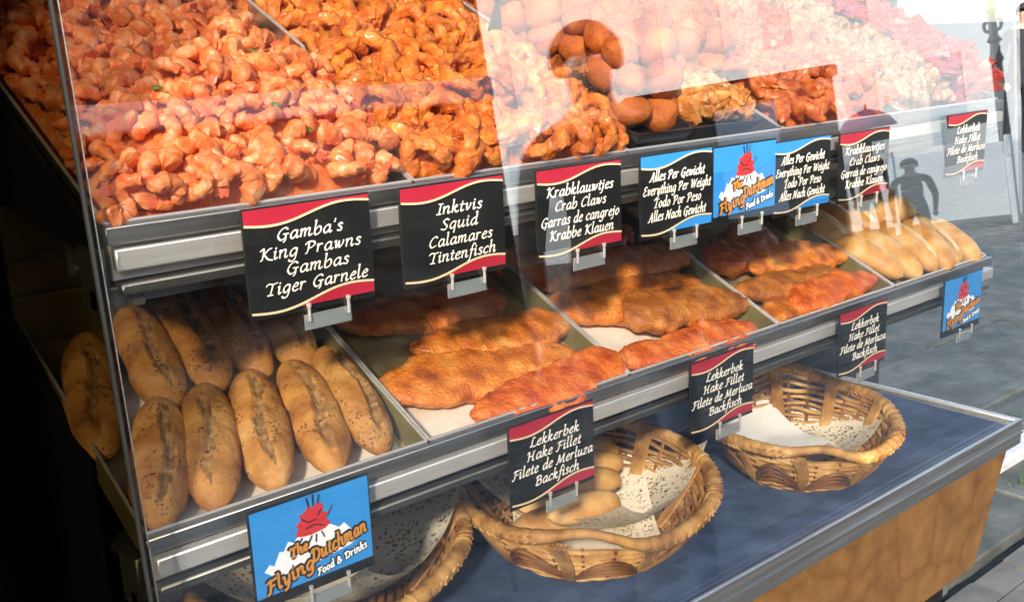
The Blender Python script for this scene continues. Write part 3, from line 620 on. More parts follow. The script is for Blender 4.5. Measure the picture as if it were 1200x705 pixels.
# fourth tray: battered prawns
hb = lambda u, v_: .018 + .030 * min(1, v_ / .10) + .014 * NZ(u, v_, 5)
BP = [lump_mesh(30 + s_, 'batter_orange', (.012, .026, .012), .30, 'battered_prawn') for s_ in range(5)]
mound('battered_heap', .985, 1.292, .008, .50, hb, 'batter_orange', 'packed battered prawns at the bottom of the fourth upper tray')
heap('battered_prawn', BP, .945, 1.285, .015, .49, hb, .0235, 230, 5, 'orange battered prawn in fourth tray', 'battered prawn', 'battered prawns heaped in the fourth upper tray', .5, inside=lambda u, v_: u > .975 or v_ > .12)
hm = lambda u, v_: .012 + .030 * min(1, v_ / .10) + .008 * NZ(u, v_, 6)
MS = [lump_mesh(50 + s_, 'mussel', (.013, .009, .008), .35, 'mussel') for s_ in range(5)]
mound('mussel_heap', 1.31, 1.465, .008, .50, hm, 'mussel', 'packed cream mussels at the bottom of the fifth upper tray', .008)
heap('mussel', MS, 1.312, 1.462, .012, .49, hm, .0165, 230, 6, 'small cream mussel in fifth tray', 'mussel', 'mussels heaped in the fifth upper tray', .9, layers=((0, 1),))
CF = [lump_mesh(70 + s_, 'crayfish', (.012, .030, .010), .4, 'crayfish') for s_ in range(4)]
hr = lambda u, v_: .022 + .034 * min(1, v_ / .10) + .006 * NZ(u, v_, 7)
mound('crayfish_heap', 1.47, 1.617, .008, .50, hr, 'crayfish', 'packed red crayfish at the bottom of the fifth upper tray', .010)
heap('crayfish', CF, 1.475, 1.612, .014, .49, hr, .021, 130, 7, 'red crayfish in fifth tray', 'crayfish', 'red crayfish heaped in the fifth upper tray', .5, layers=((0, 1),))
for k, (u, v_) in enumerate(((.205, .09), (.225, .055), (.235, .20), (.10, .13))):
    o = inst('garnish_leaf', lump_mesh(90 + k, 'lemon', (.006, .004, .002), .3, 'garnish_leaf')); o.matrix_world = TM(ZU) @ Matrix.Translation((u, v_, hp(u, v_) + .013)) @ Matrix.Rotation(k, 4, 'Z')
    tag(o, 'tiny green olive fleck of garnish on the pink prawns', 'garnish', 'green garnish on the prawns')

# ------------------------------------------------------------ LETTERING (broad pen strokes)
def cr(pts, n=5):
    if len(pts) < 3: return [Vector(p) for p in pts]
    P = [Vector(p) for p in pts]; P = [P[0] * 2 - P[1]] + P + [P[-1] * 2 - P[-2]]; out = []
    for i in range(1, len(P) - 2):
        for k in range(n):
            t_ = k / n; a, b_, c, d = P[i - 1], P[i], P[i + 1], P[i + 2]
            out.append(.5 * ((2 * b_) + (c - a) * t_ + (2 * a - 5 * b_ + 4 * c - d) * t_ ** 2 + (3 * b_ - a - 3 * c + d) * t_ ** 3))
    return out + [P[-2]]
G = {
 'a': (.95, [[(.72, .86), (.45, 1), (.12, .62), (.14, .12), (.38, .02), (.72, .5)], [(.76, 1), (.70, .2), (.82, .02), (.98, .2)]]),
 'b': (.9, [[(.05, 1.72), (.2, 1.8), (.12, .9), (.12, .1), (.4, 0), (.75, .35), (.72, .85), (.5, 1), (.14, .6)]]),
 'c': (.75, [[(.68, .82), (.5, 1), (.18, .75), (.08, .3), (.3, 0), (.66, .18)]]),
 'd': (.95, [[(.72, .86), (.45, 1), (.12, .62), (.14, .12), (.38, .02), (.70, .5)], [(.60, 1.75), (.78, 1.75), (.70, .2), (.82, .02), (.98, .2)]]),
 'e': (.75, [[(.12, .5), (.55, .62), (.62, .88), (.42, 1), (.12, .6), (.12, .15), (.38, 0), (.68, .2)]]),
 'f': (.6, [[(.78, 1.65), (.6, 1.8), (.42, 1.5), (.28, .3), (.12, -.5), (-.08, -.62)], [(.1, .95), (.62, .95)]]),
 'g': (.9, [[(.72, .88), (.45, 1), (.12, .62), (.14, .14), (.38, .05), (.72, .5)], [(.76, 1), (.68, 0), (.5, -.55), (.15, -.62), (-.02, -.42)]]),
 'h': (.95, [[(.05, 1.72), (.2, 1.8), (.12, .9), (.08, 0)], [(.12, .55), (.42, .98), (.68, .88), (.64, .2), (.74, 0), (.92, .18)]]),
 'i': (.45, [[(.02, .82), (.18, .98), (.14, .2), (.24, 0), (.42, .2)], [(.18, 1.38), (.25, 1.32)]]),
 'j': (.45, [[(.05, .82), (.22, .98), (.16, 0), (0, -.5), (-.25, -.6)], [(.22, 1.38), (.29, 1.32)]]),
 'k': (.85, [[(.05, 1.72), (.2, 1.8), (.12, .9), (.08, 0)], [(.14, .5), (.5, .98), (.62, .8), (.2, .5)], [(.28, .52), (.5, .1), (.66, 0), (.84, .18)]]),
 'l': (.45, [[(.05, 1.72), (.2, 1.8), (.14, .9), (.14, .2), (.24, 0), (.42, .2)]]),
 'm': (1.35, [[(.0, .82), (.14, .98), (.08, 0)], [(.12, .55), (.38, .98), (.54, .85), (.50, 0)], [(.52, .55), (.82, .98), (1.0, .88), (.96, .2), (1.08, 0), (1.3, .2)]]),
 'n': (.95, [[(.0, .82), (.14, .98), (.08, 0)], [(.12, .55), (.42, .98), (.66, .88), (.62, .2), (.74, 0), (.92, .2)]]),
 'o': (.85, [[(.42, 1), (.14, .72), (.1, .25), (.34, 0), (.66, .28), (.70, .75), (.42, 1)]]),
 'p': (.9, [[(.02, .82), (.16, 1), (.1, .2), (.0, -.65)], [(.12, .6), (.42, 1), (.72, .8), (.68, .25), (.42, 0), (.12, .15)]]),
 'q': (.9, [[(.72, .88), (.45, 1), (.12, .62), (.14, .14), (.38, .05), (.72, .5)], [(.76, 1), (.66, 0), (.60, -.62)]]),
 'r': (.7, [[(.0, .82), (.15, .98), (.08, 0)], [(.12, .55), (.36, .95), (.6, .92)]]),
 's': (.65, [[(.58, .86), (.36, 1), (.16, .8), (.5, .32), (.38, .02), (.04, .12)]]),
 't': (.55, [[(.32, 1.4), (.2, .6), (.18, .15), (.3, 0), (.5, .18)], [(.02, .96), (.52, .96)]]),
 'u': (.95, [[(.0, .82), (.16, .98), (.1, .25), (.28, 0), (.64, .45)], [(.72, .98), (.64, .2), (.76, 0), (.94, .2)]]),
 'v': (.8, [[(.0, .85), (.18, .95), (.26, .05), (.6, .55), (.66, .98)]]),
 'w': (1.15, [[(.0, .85), (.18, .95), (.22, .05), (.52, .85)], [(.52, .95), (.56, .05), (.92, .5), (1.0, .98)]]),
 'y': (.85, [[(.0, .85), (.18, .95), (.24, .1), (.4, .05), (.66, .5)], [(.74, .98), (.6, 0), (.36, -.55), (.02, -.6)]]),
 'z': (.75, [[(.08, .92), (.6, .95), (.06, .04), (.64, .06)]]),
 'A': (1.3, [[(-.1, .02), (.25, .15), (.85, 1.5)], [(.85, 1.5), (1.0, .02), (1.15, .02)], [(.35, .55), (1.0, .55)]]),
 'B': (1.15, [[(.35, 1.45), (.2, .02)], [(-.02, 1.2), (.3, 1.5), (.8, 1.42), (.85, 1.0), (.35, .8)], [(.35, .8), (.95, .7), (.9, .15), (.45, 0), (.05, .08)]]),
 'C': (1.1, [[(1.05, 1.3), (.8, 1.5), (.35, 1.2), (.12, .5), (.4, .02), (.95, .25)]]),
 'D': (1.3, [[(.35, 1.45), (.2, .02)], [(-.05, 1.2), (.3, 1.5), (.95, 1.35), (1.12, .75), (.8, .12), (.1, .02)]]),
 'E': (1.05, [[(.95, 1.35), (.6, 1.5), (.3, 1.2), (.65, .82)], [(.65, .82), (.15, .5), (.3, .05), (.65, 0), (.98, .25)]]),
 'F': (1.0, [[(.45, 1.4), (.3, .3), (.1, 0), (-.08, .05)], [(.05, 1.25), (.4, 1.48), (.8, 1.4), (1.1, 1.5)], [(.35, .78), (.85, .78)]]),
 'G': (1.25, [[(1.1, 1.28), (.8, 1.5), (.35, 1.2), (.12, .55), (.4, .02), (.85, .2), (.95, .7)], [(.65, .72), (1.2, .72)], [(.95, .7), (.9, -.1), (.7, -.3)]]),
 'H': (1.4, [[(.0, 1.25), (.3, 1.48), (.28, .3), (.1, 0)], [(1.25, 1.5), (1.02, 1.3), (.95, .15), (1.2, .02)], [(.25, .75), (1.0, .75)]]),
 'I': (.6, [[(.15, 1.46), (.65, 1.46)], [(.42, 1.46), (.26, .04)], [(.0, .04), (.5, .04)]]),
 'K': (1.25, [[(.0, 1.25), (.35, 1.48), (.28, .3), (.1, 0)], [(1.15, 1.48), (.85, 1.35), (.35, .75)], [(.4, .8), (.85, .15), (1.3, -.05)]]),
 'L': (1.05, [[(.75, 1.4), (.5, 1.5), (.35, 1.1), (.3, .4), (.05, .05)], [(.05, .05), (.5, .1), (.8, -.02), (1.1, .2)]]),
 'M': (1.6, [[(-.08, .02), (.2, .15), (.42, 1.48)], [(.42, 1.48), (.68, .1)], [(.68, .1), (1.3, 1.48)], [(1.3, 1.48), (1.25, .1), (1.5, .02)]]),
 'N': (1.4, [[(-.08, .02), (.18, .15), (.38, 1.45)], [(.38, 1.45), (.98, .02)], [(.98, .02), (1.15, 1.3), (1.4, 1.5)]]),
 'P': (1.1, [[(.38, 1.42), (.25, .2), (.05, 0)], [(-.02, 1.15), (.3, 1.48), (.85, 1.42), (.95, 1.0), (.55, .68), (.32, .74)]]),
 'S': (.95, [[(.92, 1.32), (.65, 1.5), (.3, 1.25), (.45, .85), (.75, .45), (.5, .02), (.05, .15)]]),
 'T': (1.15, [[(.0, 1.2), (.25, 1.48), (.75, 1.38), (1.2, 1.5)], [(.72, 1.42), (.58, .5), (.50, .0)], [(.22, .03), (.80, .03)]]),
 'W': (1.7, [[(.0, 1.3), (.25, 1.45), (.35, .05)], [(.35, .05), (.95, 1.4)], [(.95, 1.4), (1.0, .05)], [(1.0, .05), (1.5, 1.2), (1.7, 1.5)]]),
 "'": (.35, [[(.22, 1.7), (.12, 1.25)]]), '&': (1.25, [[(1.1, .2), (.75, .5), (.25, 1.1), (.4, 1.48), (.7, 1.2), (.1, .5), (.25, 0), (.7, .1), (1.0, .75)]]), ' ': (.5, []),
}
def write(mb, text, cx_, cz, width, xh, nib=(.00078, .00056), y=0, shear=.2, mi=0, rot=0, rnd=False, th=.0005):
    adv = sum(G[c][0] + .12 for c in text) - .12
    sx = width / adv if width else xh; x = cx_ - sx * adv / 2
    nb = Vector((nib[0], nib[1])); cr_, sr = cos(rot), sin(rot); zig = 0
    for c in text:
        a, st = G[c]
        for s_ in st:
            pts = cr([(p[0], p[1]) for p in s_]); 
            Q = [Vector((x + p.x * sx + shear * p.y * xh, cz + p.y * xh)) for p in pts]
            if rnd:
                R3 = [Vector((q.x, y - .0002, q.y)) for q in Q]
                R3 = [Vector((cx_ + (q.x - cx_) * cr_ - (q.z - cz) * sr, q.y, cz + (q.x - cx_) * sr + (q.z - cz) * cr_)) for q in R3]
                mb.tube(R3, rnd, 6, mi, upv=(0, 1, 0), flat=.35); continue
            for q0, q1 in zip(Q[:-1], Q[1:]):
                zig += 1; yy = y - .00003 * (zig % 7)
                d = (q1 - q0); L_ = d.length
                if L_ < 1e-6: continue
                d /= L_; n_ = Vector((-d.y, d.x)); wv = max(abs(n_.dot(nb)), .0004) # nib width across the stroke
                e = d * .0002; P = [q0 - n_ * wv - e, q1 - n_ * wv + e, q1 + n_ * wv + e, q0 + n_ * wv - e]
                P = [Vector((cx_ + (p.x - cx_) * cr_ - (p.y - cz) * sr, cz + (p.x - cx_) * sr + (p.y - cz) * cr_)) for p in P]
                mb.add([(p.x, yy - th, p.y) for p in P] + [(p.x, y, p.y) for p in P], [(0, 1, 2, 3), (0, 4, 5, 1), (1, 5, 6, 2), (2, 6, 7, 3), (3, 7, 4, 0)], mi)
        x += (a + .12) * sx
    return mb

SW, SH = .137, .1045
def wave(x0, x1, za, zb, n=16, amp=.006):
    return [(x0 + (x1 - x0) * k / n, za + (zb - za) * k / n + amp * sin(2 * pi * (k / n))) for k in range(n + 1)]
def sign_common(x, ztop, y, label, tilt=0, clip=True, h=SH):
    t_ = thing('sign', label, 'sign', (x, y, ztop), 'printed signs on the tray rails', (0, tilt, 0))
    MB().box(0, SW, 0, .003, -h, 0, bev=.0006).build('panel', 'sign_black', t_, smooth=False)
    if clip:
        f = MB(); f.box(SW * .40, SW * .40 + .052, -.0035, -.0008, -h - .019, -h - .004, bev=.0006); f.build('clip_plate', 'acrylic', t_, smooth=False)
        f = MB(); f.box(SW * .40, SW * .40 + .052, -.0006, .0004, -h - .019, -h - .004); f.build('clip_backing', 'steel_bright', t_, smooth=False)
        for q in (.43, .75):
            f = MB(); f.tube([(SW * q, -.0035, -h - .010), (SW * q, -.0035, -h + .006)], .0016, 8); f.tube([(SW * q, -.0035, -h + .004), (SW * q, -.0035, -h + .0075)], .0024, 8); f.build('clip_pin', 'steel_bright', t_)
    f = MB(); f.box(SW * .3, SW * .3 + .008, .003, .006, -.03, -.001); f.box(SW * .7, SW * .7 + .008, .003, .006, -.03, -.001); f.build('hanger', 'steel_dark', t_, smooth=False)
    return t_
def text_sign(x, ztop, y, lines, colour, label, tilt=0, h=SH, clip=True):
    t_ = sign_common(x, ztop, y, label, tilt, clip, h); e = .0015
    for (za, zb, top) in ((-.0155, -.007, 1), (-h + .007, -h + .0165, 0)):
        wv = wave(e, SW - e, za, zb, amp=-.0045)
        if top: poly = wv + [(SW - e, -e), (e, -e)]
        else: poly = [(e, -h + e + .004), (SW - e, -h + e + .004)][::-1]; poly = wv + poly
        f = MB(); f.prism(poly, -.0007, -.0001); f.build('colour_band', 'sign_' + colour, t_, smooth=False)
        f = MB(); g_ = .0011
        f.prism([(p[0], p[1] + g_) for p in wv] + [(p[0], p[1] - g_) for p in reversed(wv)], -.0012, -.0006); f.build('gold_line', 'sign_gold', t_, smooth=False)
    n_ = len(lines); z0 = -h * .315; dz = (h * .57) / n_ * 1.12
    for k, (tx, wd, cx_) in enumerate(lines):
        f = write(MB(), tx, SW * cx_, z0 - k * dz, SW * wd, .0073, y=-.0003); f.build('lettering', 'ink_cream', t_, smooth=False)
    return t_
def logo_sign(x, ztop, y, label, tilt=0, h=SH, clip=True):
    t_ = sign_common(x, ztop, y, label, tilt, clip, h); e = .002; s_ = h / .1045
    f = MB(); f.prism([(e, -e), (e, -h + .012), (SW - e, -h + .012), (SW - e, -e)][::-1], -.0006, -.0001); f.build('blue_field', 'sign_blue', t_, smooth=False)
    rg = random.Random(5)
    spl = [(.012, -.066), (.018, -.060), (.023, -.063), (.030, -.050), (.034, -.052), (.040, -.043), (.046, -.046), (.052, -.040), (.070, -.042), (.088, -.040), (.098, -.047), (.104, -.044), (.112, -.054), (.118, -.052), (.124, -.062), (.110, -.070), (.080, -.074), (.050, -.078), (.025, -.076)]
    f = MB(); f.prism([(a, b_ * s_) for a, b_ in spl][::-1], -.0010, -.0005); f.build('white_spray', 'ink_white', t_, smooth=False)
    hull = [(.048, -.041), (.052, -.034), (.050, -.030), (.056, -.025), (.054, -.020), (.061, -.018), (.064, -.013), (.070, -.016), (.076, -.012), (.081, -.016), (.080, -.024), (.086, -.026), (.083, -.032), (.088, -.037), (.082, -.042), (.066, -.044), (.056, -.043)]
    f = MB(); f.prism([(a, b_ * s_) for a, b_ in hull][::-1], -.0014, -.0009); f.build('red_ship', 'ink_red', t_, smooth=False)
    f = MB()
    for p in ([(.065, -.014), (.063, -.004)], [(.070, -.014), (.070, -.002)], [(.075, -.013), (.077, -.004)], [(.084, -.030), (.091, -.020)], [(.056, -.024), (.063, -.030), (.072, -.029)], [(.060, -.036), (.070, -.034), (.080, -.038)], [(.066, -.045), (.062, -.051)], [(.071, -.045), (.070, -.053)], [(.077, -.044), (.080, -.051)], [(.055, -.044), (.050, -.050)], [(.078, -.020), (.074, -.026)]):
        f.tube([(a, -.0015, b_ * s_) for a, b_ in p], .0008, 5)
    f.build('rigging', 'ink_black', t_)
    ro = .16
    for mt, rad, yy in (('ink_black', .0036, -.0014), ('ink_orange', .0014, -.0026)):
        f = MB(); write(f, 'The', .050, -.0585 * s_, .020, .0062 * s_, y=yy, mi=0, rot=ro, rnd=rad, shear=.1)
        write(f, 'Flying', .039, -.084 * s_, .054, .0088 * s_, y=yy, rot=ro + .05, rnd=rad, shear=.15)
        write(f, 'Dutchman', .096, -.067 * s_, .066, .0088 * s_, y=yy, rot=ro + .04, rnd=rad, shear=.15)
        f.build('lettering', mt, t_)
    for mt, rad, yy in (('ink_black', .0022, -.0016), ('ink_white', .0009, -.0026)):
        f = write(MB(), 'Food & Drinks', .098, -.084 * s_, .060, .0048 * s_, y=yy, rot=ro + .02, rnd=rad, shear=.12)
        f.build('lettering', mt, t_)
    return t_
YU, YLW = -.0205, -.0215
gam = [("Gamba's", .52, .50), ('King Prawns', .80, .50), ('Gambas', .50, .54), ('Tiger Garnele', .82, .53)]
ink = [('Inktvis', .44, .55), ('Squid', .36, .54), ('Calamares', .62, .55), ('Tintenfisch', .66, .56)]
kra = [('Krabklauwtjes', .78, .50), ('Crab Claws', .60, .50), ('Garras de cangrejo', .92, .50), ('Krabbe Klauen', .76, .51)]
all_ = [('Alles Per Gewicht', .76, .50), ('Everything Per Weight', .94, .50), ('Todo Por Peso', .66, .50), ('Alles Nach Gewicht', .80, .50)]
hak = [('Lekkerbek', .58, .52), ('Hake Fillet', .64, .51), ('Filete de Merluza', .95, .50), ('Backfisch', .52, .54)]
text_sign(.112, .2915, YU, gam, 'red', "black and red sign reading Gamba's King Prawns above the baguettes")
text_sign(.284, .2905, YU, ink, 'red', 'black and red sign reading Inktvis Squid below the squid rings')
text_sign(.468, .2885, YU, kra, 'red', 'black and red sign reading Krabklauwtjes Crab Claws')
text_sign(.638, .2870, YU, all_, 'blue', 'black and blue sign reading Alles Per Gewicht, left of the upper ship logo sign')
logo_sign(.776, .2850, YU, 'blue ship logo sign hanging from the upper rail between two weight signs')
text_sign(.908, .2790, YU, all_, 'blue', 'second black and blue weight sign, right of the upper ship logo sign')
text_sign(1.068, .2770, YU, kra, 'red', 'black and red sign above the left back of the finger rolls')
text_sign(1.385, .2800, YU, hak, 'red', 'faint sign at the right end of the upper rail, washed out by reflection')
logo_sign(.087, .004, YLW, 'large blue The Flying Dutchman logo sign on the lower rail below the baguettes')
text_sign(.413, .000, YLW, hak, 'red', 'Lekkerbek Hake Fillet sign in front of the middle basket of buns')
text_sign(.733, .002, YLW, hak, 'red', 'Lekkerbek sign between the middle and the right basket')
text_sign(1.086, .000, YLW, hak, 'red', 'Lekkerbek sign hanging above the right basket')
logo_sign(1.408, -.005, YLW, 'small looking blue logo sign at the right end of the lower rail')

# ------------------------------------------------------------ BASKETS
def basket(cx_, cy_, rx, ry, label, seed, zb=-.306, hgt=.088):
    t_ = thing('wicker_basket', label, 'basket', (cx_, cy_, zb), 'round wicker baskets on the counter'); rg = random.Random(seed)
    b0 = .60
    def P(a, t__, o=0):
        k = b0 + (1 - b0) * t__ ** .75; z = hgt * t__ + t__ * .012 * cos(2 * a + .6)
        db = (a - 1.0 + pi) % (2 * pi) - pi; z += .060 * math.exp(-(db / .75) ** 2) * t__ ** 2
        return Vector((cos(a) * (rx * k + o), sin(a) * (ry * k + o), z))
    def PR_(a):
        p = P(a, 1, .004); df = (a + 2.28 + pi) % (2 * pi) - pi; p.z += .003 * sin(5 * a + seed) + .026 * math.exp(-(df / .34) ** 2)
        return p, math.exp(-(df / .36) ** 4)
    # base
    f = MB()
    for q in range(9):
        k = (q + 1) / 9 * b0; f.tube([(cos(2 * pi * i / 48) * rx * k, sin(2 * pi * i / 48) * ry * k, .003 + .001 * (i % 2)) for i in range(48)], .0062, 5, closed=True)
    tag(f.build('woven_base', 'rattan_dark', t_), kind='stuff')
    # wall of thin rods, in and out of the stakes
    f = MB(); nr = 13; NS = 26
    for q in range(nr):
        tq = (q + .3) / nr
        f.tube([P(2 * pi * i / 156, tq + .012 * sin(i * .4 + q), .0024 * cos(NS / 2 * 2 * pi * i / 156 * 1.0 + pi * (q % 2))) for i in range(156)], .0040 + rg.uniform(-.0005, .0005), 5, closed=True)
    tag(f.build('woven_wall', 'rattan', t_), kind='stuff')
    for q in range(NS):
        a = 2 * pi * q / NS + .06
        MB().tube([P(a, tt / 6, .0) for tt in range(7)], .0034, 6).build('stake', 'rattan_dark', t_)
    # bundles of strands over the wall, outside and inside
    for q in range(9):
        a = 2 * pi * q / 9 + .25; f = MB()
        for s2 in range(5):
            da = (s2 - 2) * .030
            f.tube([P(a + da * (1 - .25 * sin(pi * tt / 9)) + .05 * sin(pi * tt / 9), tt / 9 * 1.0, .0068 + .001 * (s2 % 2)) for tt in range(10)], .0027, 5)
            f.tube([P(a + da, tt / 9 * 1.0, -.0068) for tt in range(10)], .0027, 5)
        f.build('strand_bundle', 'rattan', t_)
        # leaf shaped arcs between bundles
        f = MB()
        for s2 in range(4):
            am = .31
            f.tube([P(a + .10 + 2 * am * tt / 12, .18 + .62 * (.25 + .2 * s2) * sin(pi * tt / 12) , .0075 + .0008 * (s2 % 2)) for tt in range(13)], .0030, 5)
        f.build('arc_strand', 'rattan_dark', t_)
    # thick wrapped rim
    N = 420; f = MB(); pts, rd = [], []
    for i in range(N):
        a = 2 * pi * i / N; p, fr_ = PR_(a); pts.append(p)
        ph = (i % 7) / 7; rd.append((1 - .35 * fr_) * (.0098 + .0016 * noise.noise(Vector((cos(a) * 3, sin(a) * 3, seed)))) * (1 + .13 * sin(pi * ph) ** .6))
    f.tube(pts, rd, 9, closed=True); f.build('rim', 'rattan', t_)
    f = MB()
    for j in range(84):
        a = 2 * pi * j / 84 + rg.uniform(-.02, .02); c, fr_ = PR_(a); rr = .0104
        if fr_ > .3: continue
        tg = (P(a + .01, 1, .004) - c).normalized(); rad_ = Vector((cos(a), sin(a), 0)); zz = tg.cross(rad_)
        f.tube([c + (rad_ * cos(w_) + zz * sin(w_)) * rr + tg * (.010 * (w_ / (2 * pi)) - .005) for w_ in [2 * pi * s2 / 12 for s2 in range(13)]], .0021, 5)
    f.build('rim_wrapping', 'rattan', t_)
    return t_
def doily(cx_, cy_, r_, z, rot, label, seed, dish_=.085, off=(0, 0), sx=1.0):
    f = MB(); n = 44; f.uv = []
    for j in range(n + 1):
        for i in range(n + 1):
            a, b_ = 2 * i / n - 1, 2 * j / n - 1; f.uv.append((i / n, j / n))
            x, y = a * r_ * sx, b_ * r_
            X = x * cos(rot) - y * sin(rot) + off[0]; Y = x * sin(rot) + y * cos(rot) + off[1]
            d = math.hypot(X, Y) / .17; h = dish_ * max(0, d - .45) ** 1.3 * 1.6 + .005 * noise.noise(Vector((X * 16, Y * 16, seed)))
            k = 1 - .10 * max(0, d - .8)
            f.v.append((cx_ + X * k, cy_ + Y * k, z + h))
    for j in range(n):
        for i in range(n): a = j * (n + 1) + i; f.f.append((a, a + 1, a + n + 2, a + n + 1)); f.mi.append(0)
    tag(f.build('paper_doily', 'lace_paper'), label, 'doily', 'lace paper doilies in the baskets')
basket(.315, .262, .190, .185, 'wicker basket lined with lace paper behind the large logo sign at the left', 1)
basket(.700, .150, .188, .182, 'middle wicker basket holding pale buns', 2)
basket(1.150, .085, .156, .150, 'right wicker basket lined with paper only', 3, hgt=.082)
doily(.315, .262, .160, -.262, .5, 'cream lace doily in the left basket', 1)
doily(.735, .180, .140, -.270, .25, 'cream lace doily beside the buns in the middle basket', 2)
doily(.670, .120, .105, -.281, .9, 'second lace doily under the buns in the middle basket', 5)
doily(1.165, .115, .128, -.275, .15, 'cream lace doily in the right basket', 3)
f = MB(); n = 20
for j in range(n + 1):
    for i in range(n + 1):
        a, b_ = i / n, j / n; X = 1.03 + .17 * a + .03 * b_; Y = .05 + .20 * b_
        d = math.hypot(X - 1.15, Y - .085) / .15
        f.v.append((X, Y, -.266 + .085 * max(0, d - .4) ** 1.4 + .003 * noise.noise(Vector((X * 20, Y * 20, 5)))))
for j in range(n):
    for i in range(n): a = j * (n + 1) + i; f.f.append((a, a + 1, a + n + 2, a + n + 1)); f.mi.append(0)
mat('white_napkin', [(0.3, (.80, .78, .72)), (.7, (.86, .85, .80))], .8, scale=10, bump=.2, bscale=40)
tag(f.build('paper_napkin', 'white_napkin'), 'plain white paper napkin lying on the doily in the right basket', 'napkin')
bl = ['pale bun at the back of the middle basket', 'pale bun second from the back, right of the hake sign', 'pale bun third from the back, right of the hake sign', 'pale bun at the front of the middle basket under the sign corner']
for k, (x, y, z, a) in enumerate(((.800, .235, -.215, 8), (.765, .195, -.212, -4), (.722, .155, -.216, 4), (.672, .105, -.222, 14), (.74, .235, -.245, 30), (.69, .19, -.25, 0), (.64, .15, -.25, 20))):
    o = inst('bun', loaf_mesh(.118, .0265, 90 + k, flat=.92, split=False, bumps=.03, nrow=24, nc=18, mats=('bun',), nm='bun')); o.location = (x - .02, y, z); o.rotation_euler = (0, 0, radians(a - 90 - 30))
    tag(o, bl[k] if k < 4 else ['hidden lower bun at the back of the middle basket', 'lower bun in the middle of the bun stack', 'lower bun at the front left of the bun stack'][k - 4], 'bun', 'pale buns in the middle basket')

# ------------------------------------------------------------ STALL: back, dark backing sheet, unseen roof and added shading wall
st = thing('market_stall', 'dark market stall body with unseen awning and added shading wall around the display case', 'stall')
f = MB(); f.box(-1.5, 1.75, 1.35, 1.38, -1.0, 1.35); f.build('rear_wall', 'black_panel', st, smooth=False)
f = MB(); f.box(-1.6, 2.05, -.17, 1.4, 1.36, 1.40); f.build('roof', 'awning', st, smooth=False)  # unseen roof with valance, front edge placed to set the sun on the trays
f = MB(); f.box(-1.6, 2.05, -.215, -.175, 1.33, 1.42); f.build('valance', 'awning', st, smooth=False)
f = MB(); f.box(-.52, -.50, -.24, 1.34, -1.1, 1.355); f.build('side_wall', 'black_panel', st, smooth=False)  # unseen partition added to shade the back left of the trays
for x in (-1.5, 1.95): MB().box(x, x + .04, 1.30, 1.34, GZ, 1.36).build('post', 'iron', st, smooth=False)
f = MB(); n = 90
for j in (0, 1):
    for i in range(n + 1):
        s_ = i / n; f.v.append((1.80 + .9 * s_ + .03 * sin(i * .55), 1.05 + .035 * sin(i * .9) - .2 * s_, (-1.15, 1.33)[j]))
for i in range(n): f.f.append((i, i + 1, i + n + 2, i + n + 1)); f.mi.append(0)
f.v += [(p[0] + .001, p[1] + .004, p[2]) for p in f.v[:]]
tag(f.build('dark_backing', 'wool_black'), 'dark pleated sheet in place of the shadowed stall interior behind the right end of the case', 'curtain')  # dark sheet added where the stall interior lies in shadow

# ------------------------------------------------------------ STREET OPPOSITE (mirrored in the pane)
# dark shop house
b1 = thing('shop_house', 'dark single storey shop house across the street, mirrored in the left of the glass', 'building', (0, -7.2, GZ))
f = MB(); f.box(-12, 6.35, -6, 0, 0, 4.1); f.build('wall', 'facade_dark', b1, smooth=False)
f = MB(); f.box(-12.0, 6.25, .0, .18, 2.38, 2.60, bev=.02); f.build('fascia', 'fascia', b1)
for k in range(6):
    x = -11.2 + k * 2.9; f = MB(); f.box(x, x + 2.1, .001, .05, .5, 2.2); w_ = f.build('window', 'window_dark', b1, smooth=False)
    f = MB(); f.box(x - .06, x, .001, .08, .44, 2.26); f.box(x + 2.1, x + 2.16, .001, .08, .44, 2.26); f.build('frame', 'iron', w_, smooth=False)
f = MB(); f.prism([(-12.2, 4.1), (6.5, 4.1), (6.3, 4.3), (-12, 4.3)], -6.1, .25); f.build('roof', 'iron', b1, smooth=False)
# white house on the right
b2 = thing('white_house', 'white plastered house with pale blue shutters, mirrored at the right of the glass', 'building', (24, -13, GZ), None, (0, 0, radians(88)))
f = MB(); f.box(-34, 5, -.1, -8, 0, 9)  ; f.v = [(p[0], -abs(p[1]), p[2]) for p in f.v]; f.build('wall', 'facade_white', b2, smooth=False)
for k in range(15):
    x = -28 + k * 2.2
    for z in (1.0, 4.2):
        f = MB(); f.box(x, x + .9, -.101, -.088, z, z + 2.1); w_ = f.build('window', 'facade_blue', b2, smooth=False)
f = MB(); f.box(-34.3, 5.3, -8.2, .4, 9, 9.3); f.build('roof', 'facade_blue', b2, smooth=False)
# white terrace screen
ts = thing('terrace_screen', 'low white terrace screen in front of the white house', 'screen', (13.6, -7.3, GZ), None, (0, 0, radians(75)))
for k in range(8):
    f = MB(); f.box(-6.2 + k * 1.55, -4.75 + k * 1.55, -.02, .02, .12, 1.12, bev=.01); f.build('panel', 'facade_white', ts)
    f = MB(); f.box(-4.74 + k * 1.55, -4.66 + k * 1.55, -.04, .04, 0, 1.2, bev=.01); f.build('post', 'facade_white', ts)
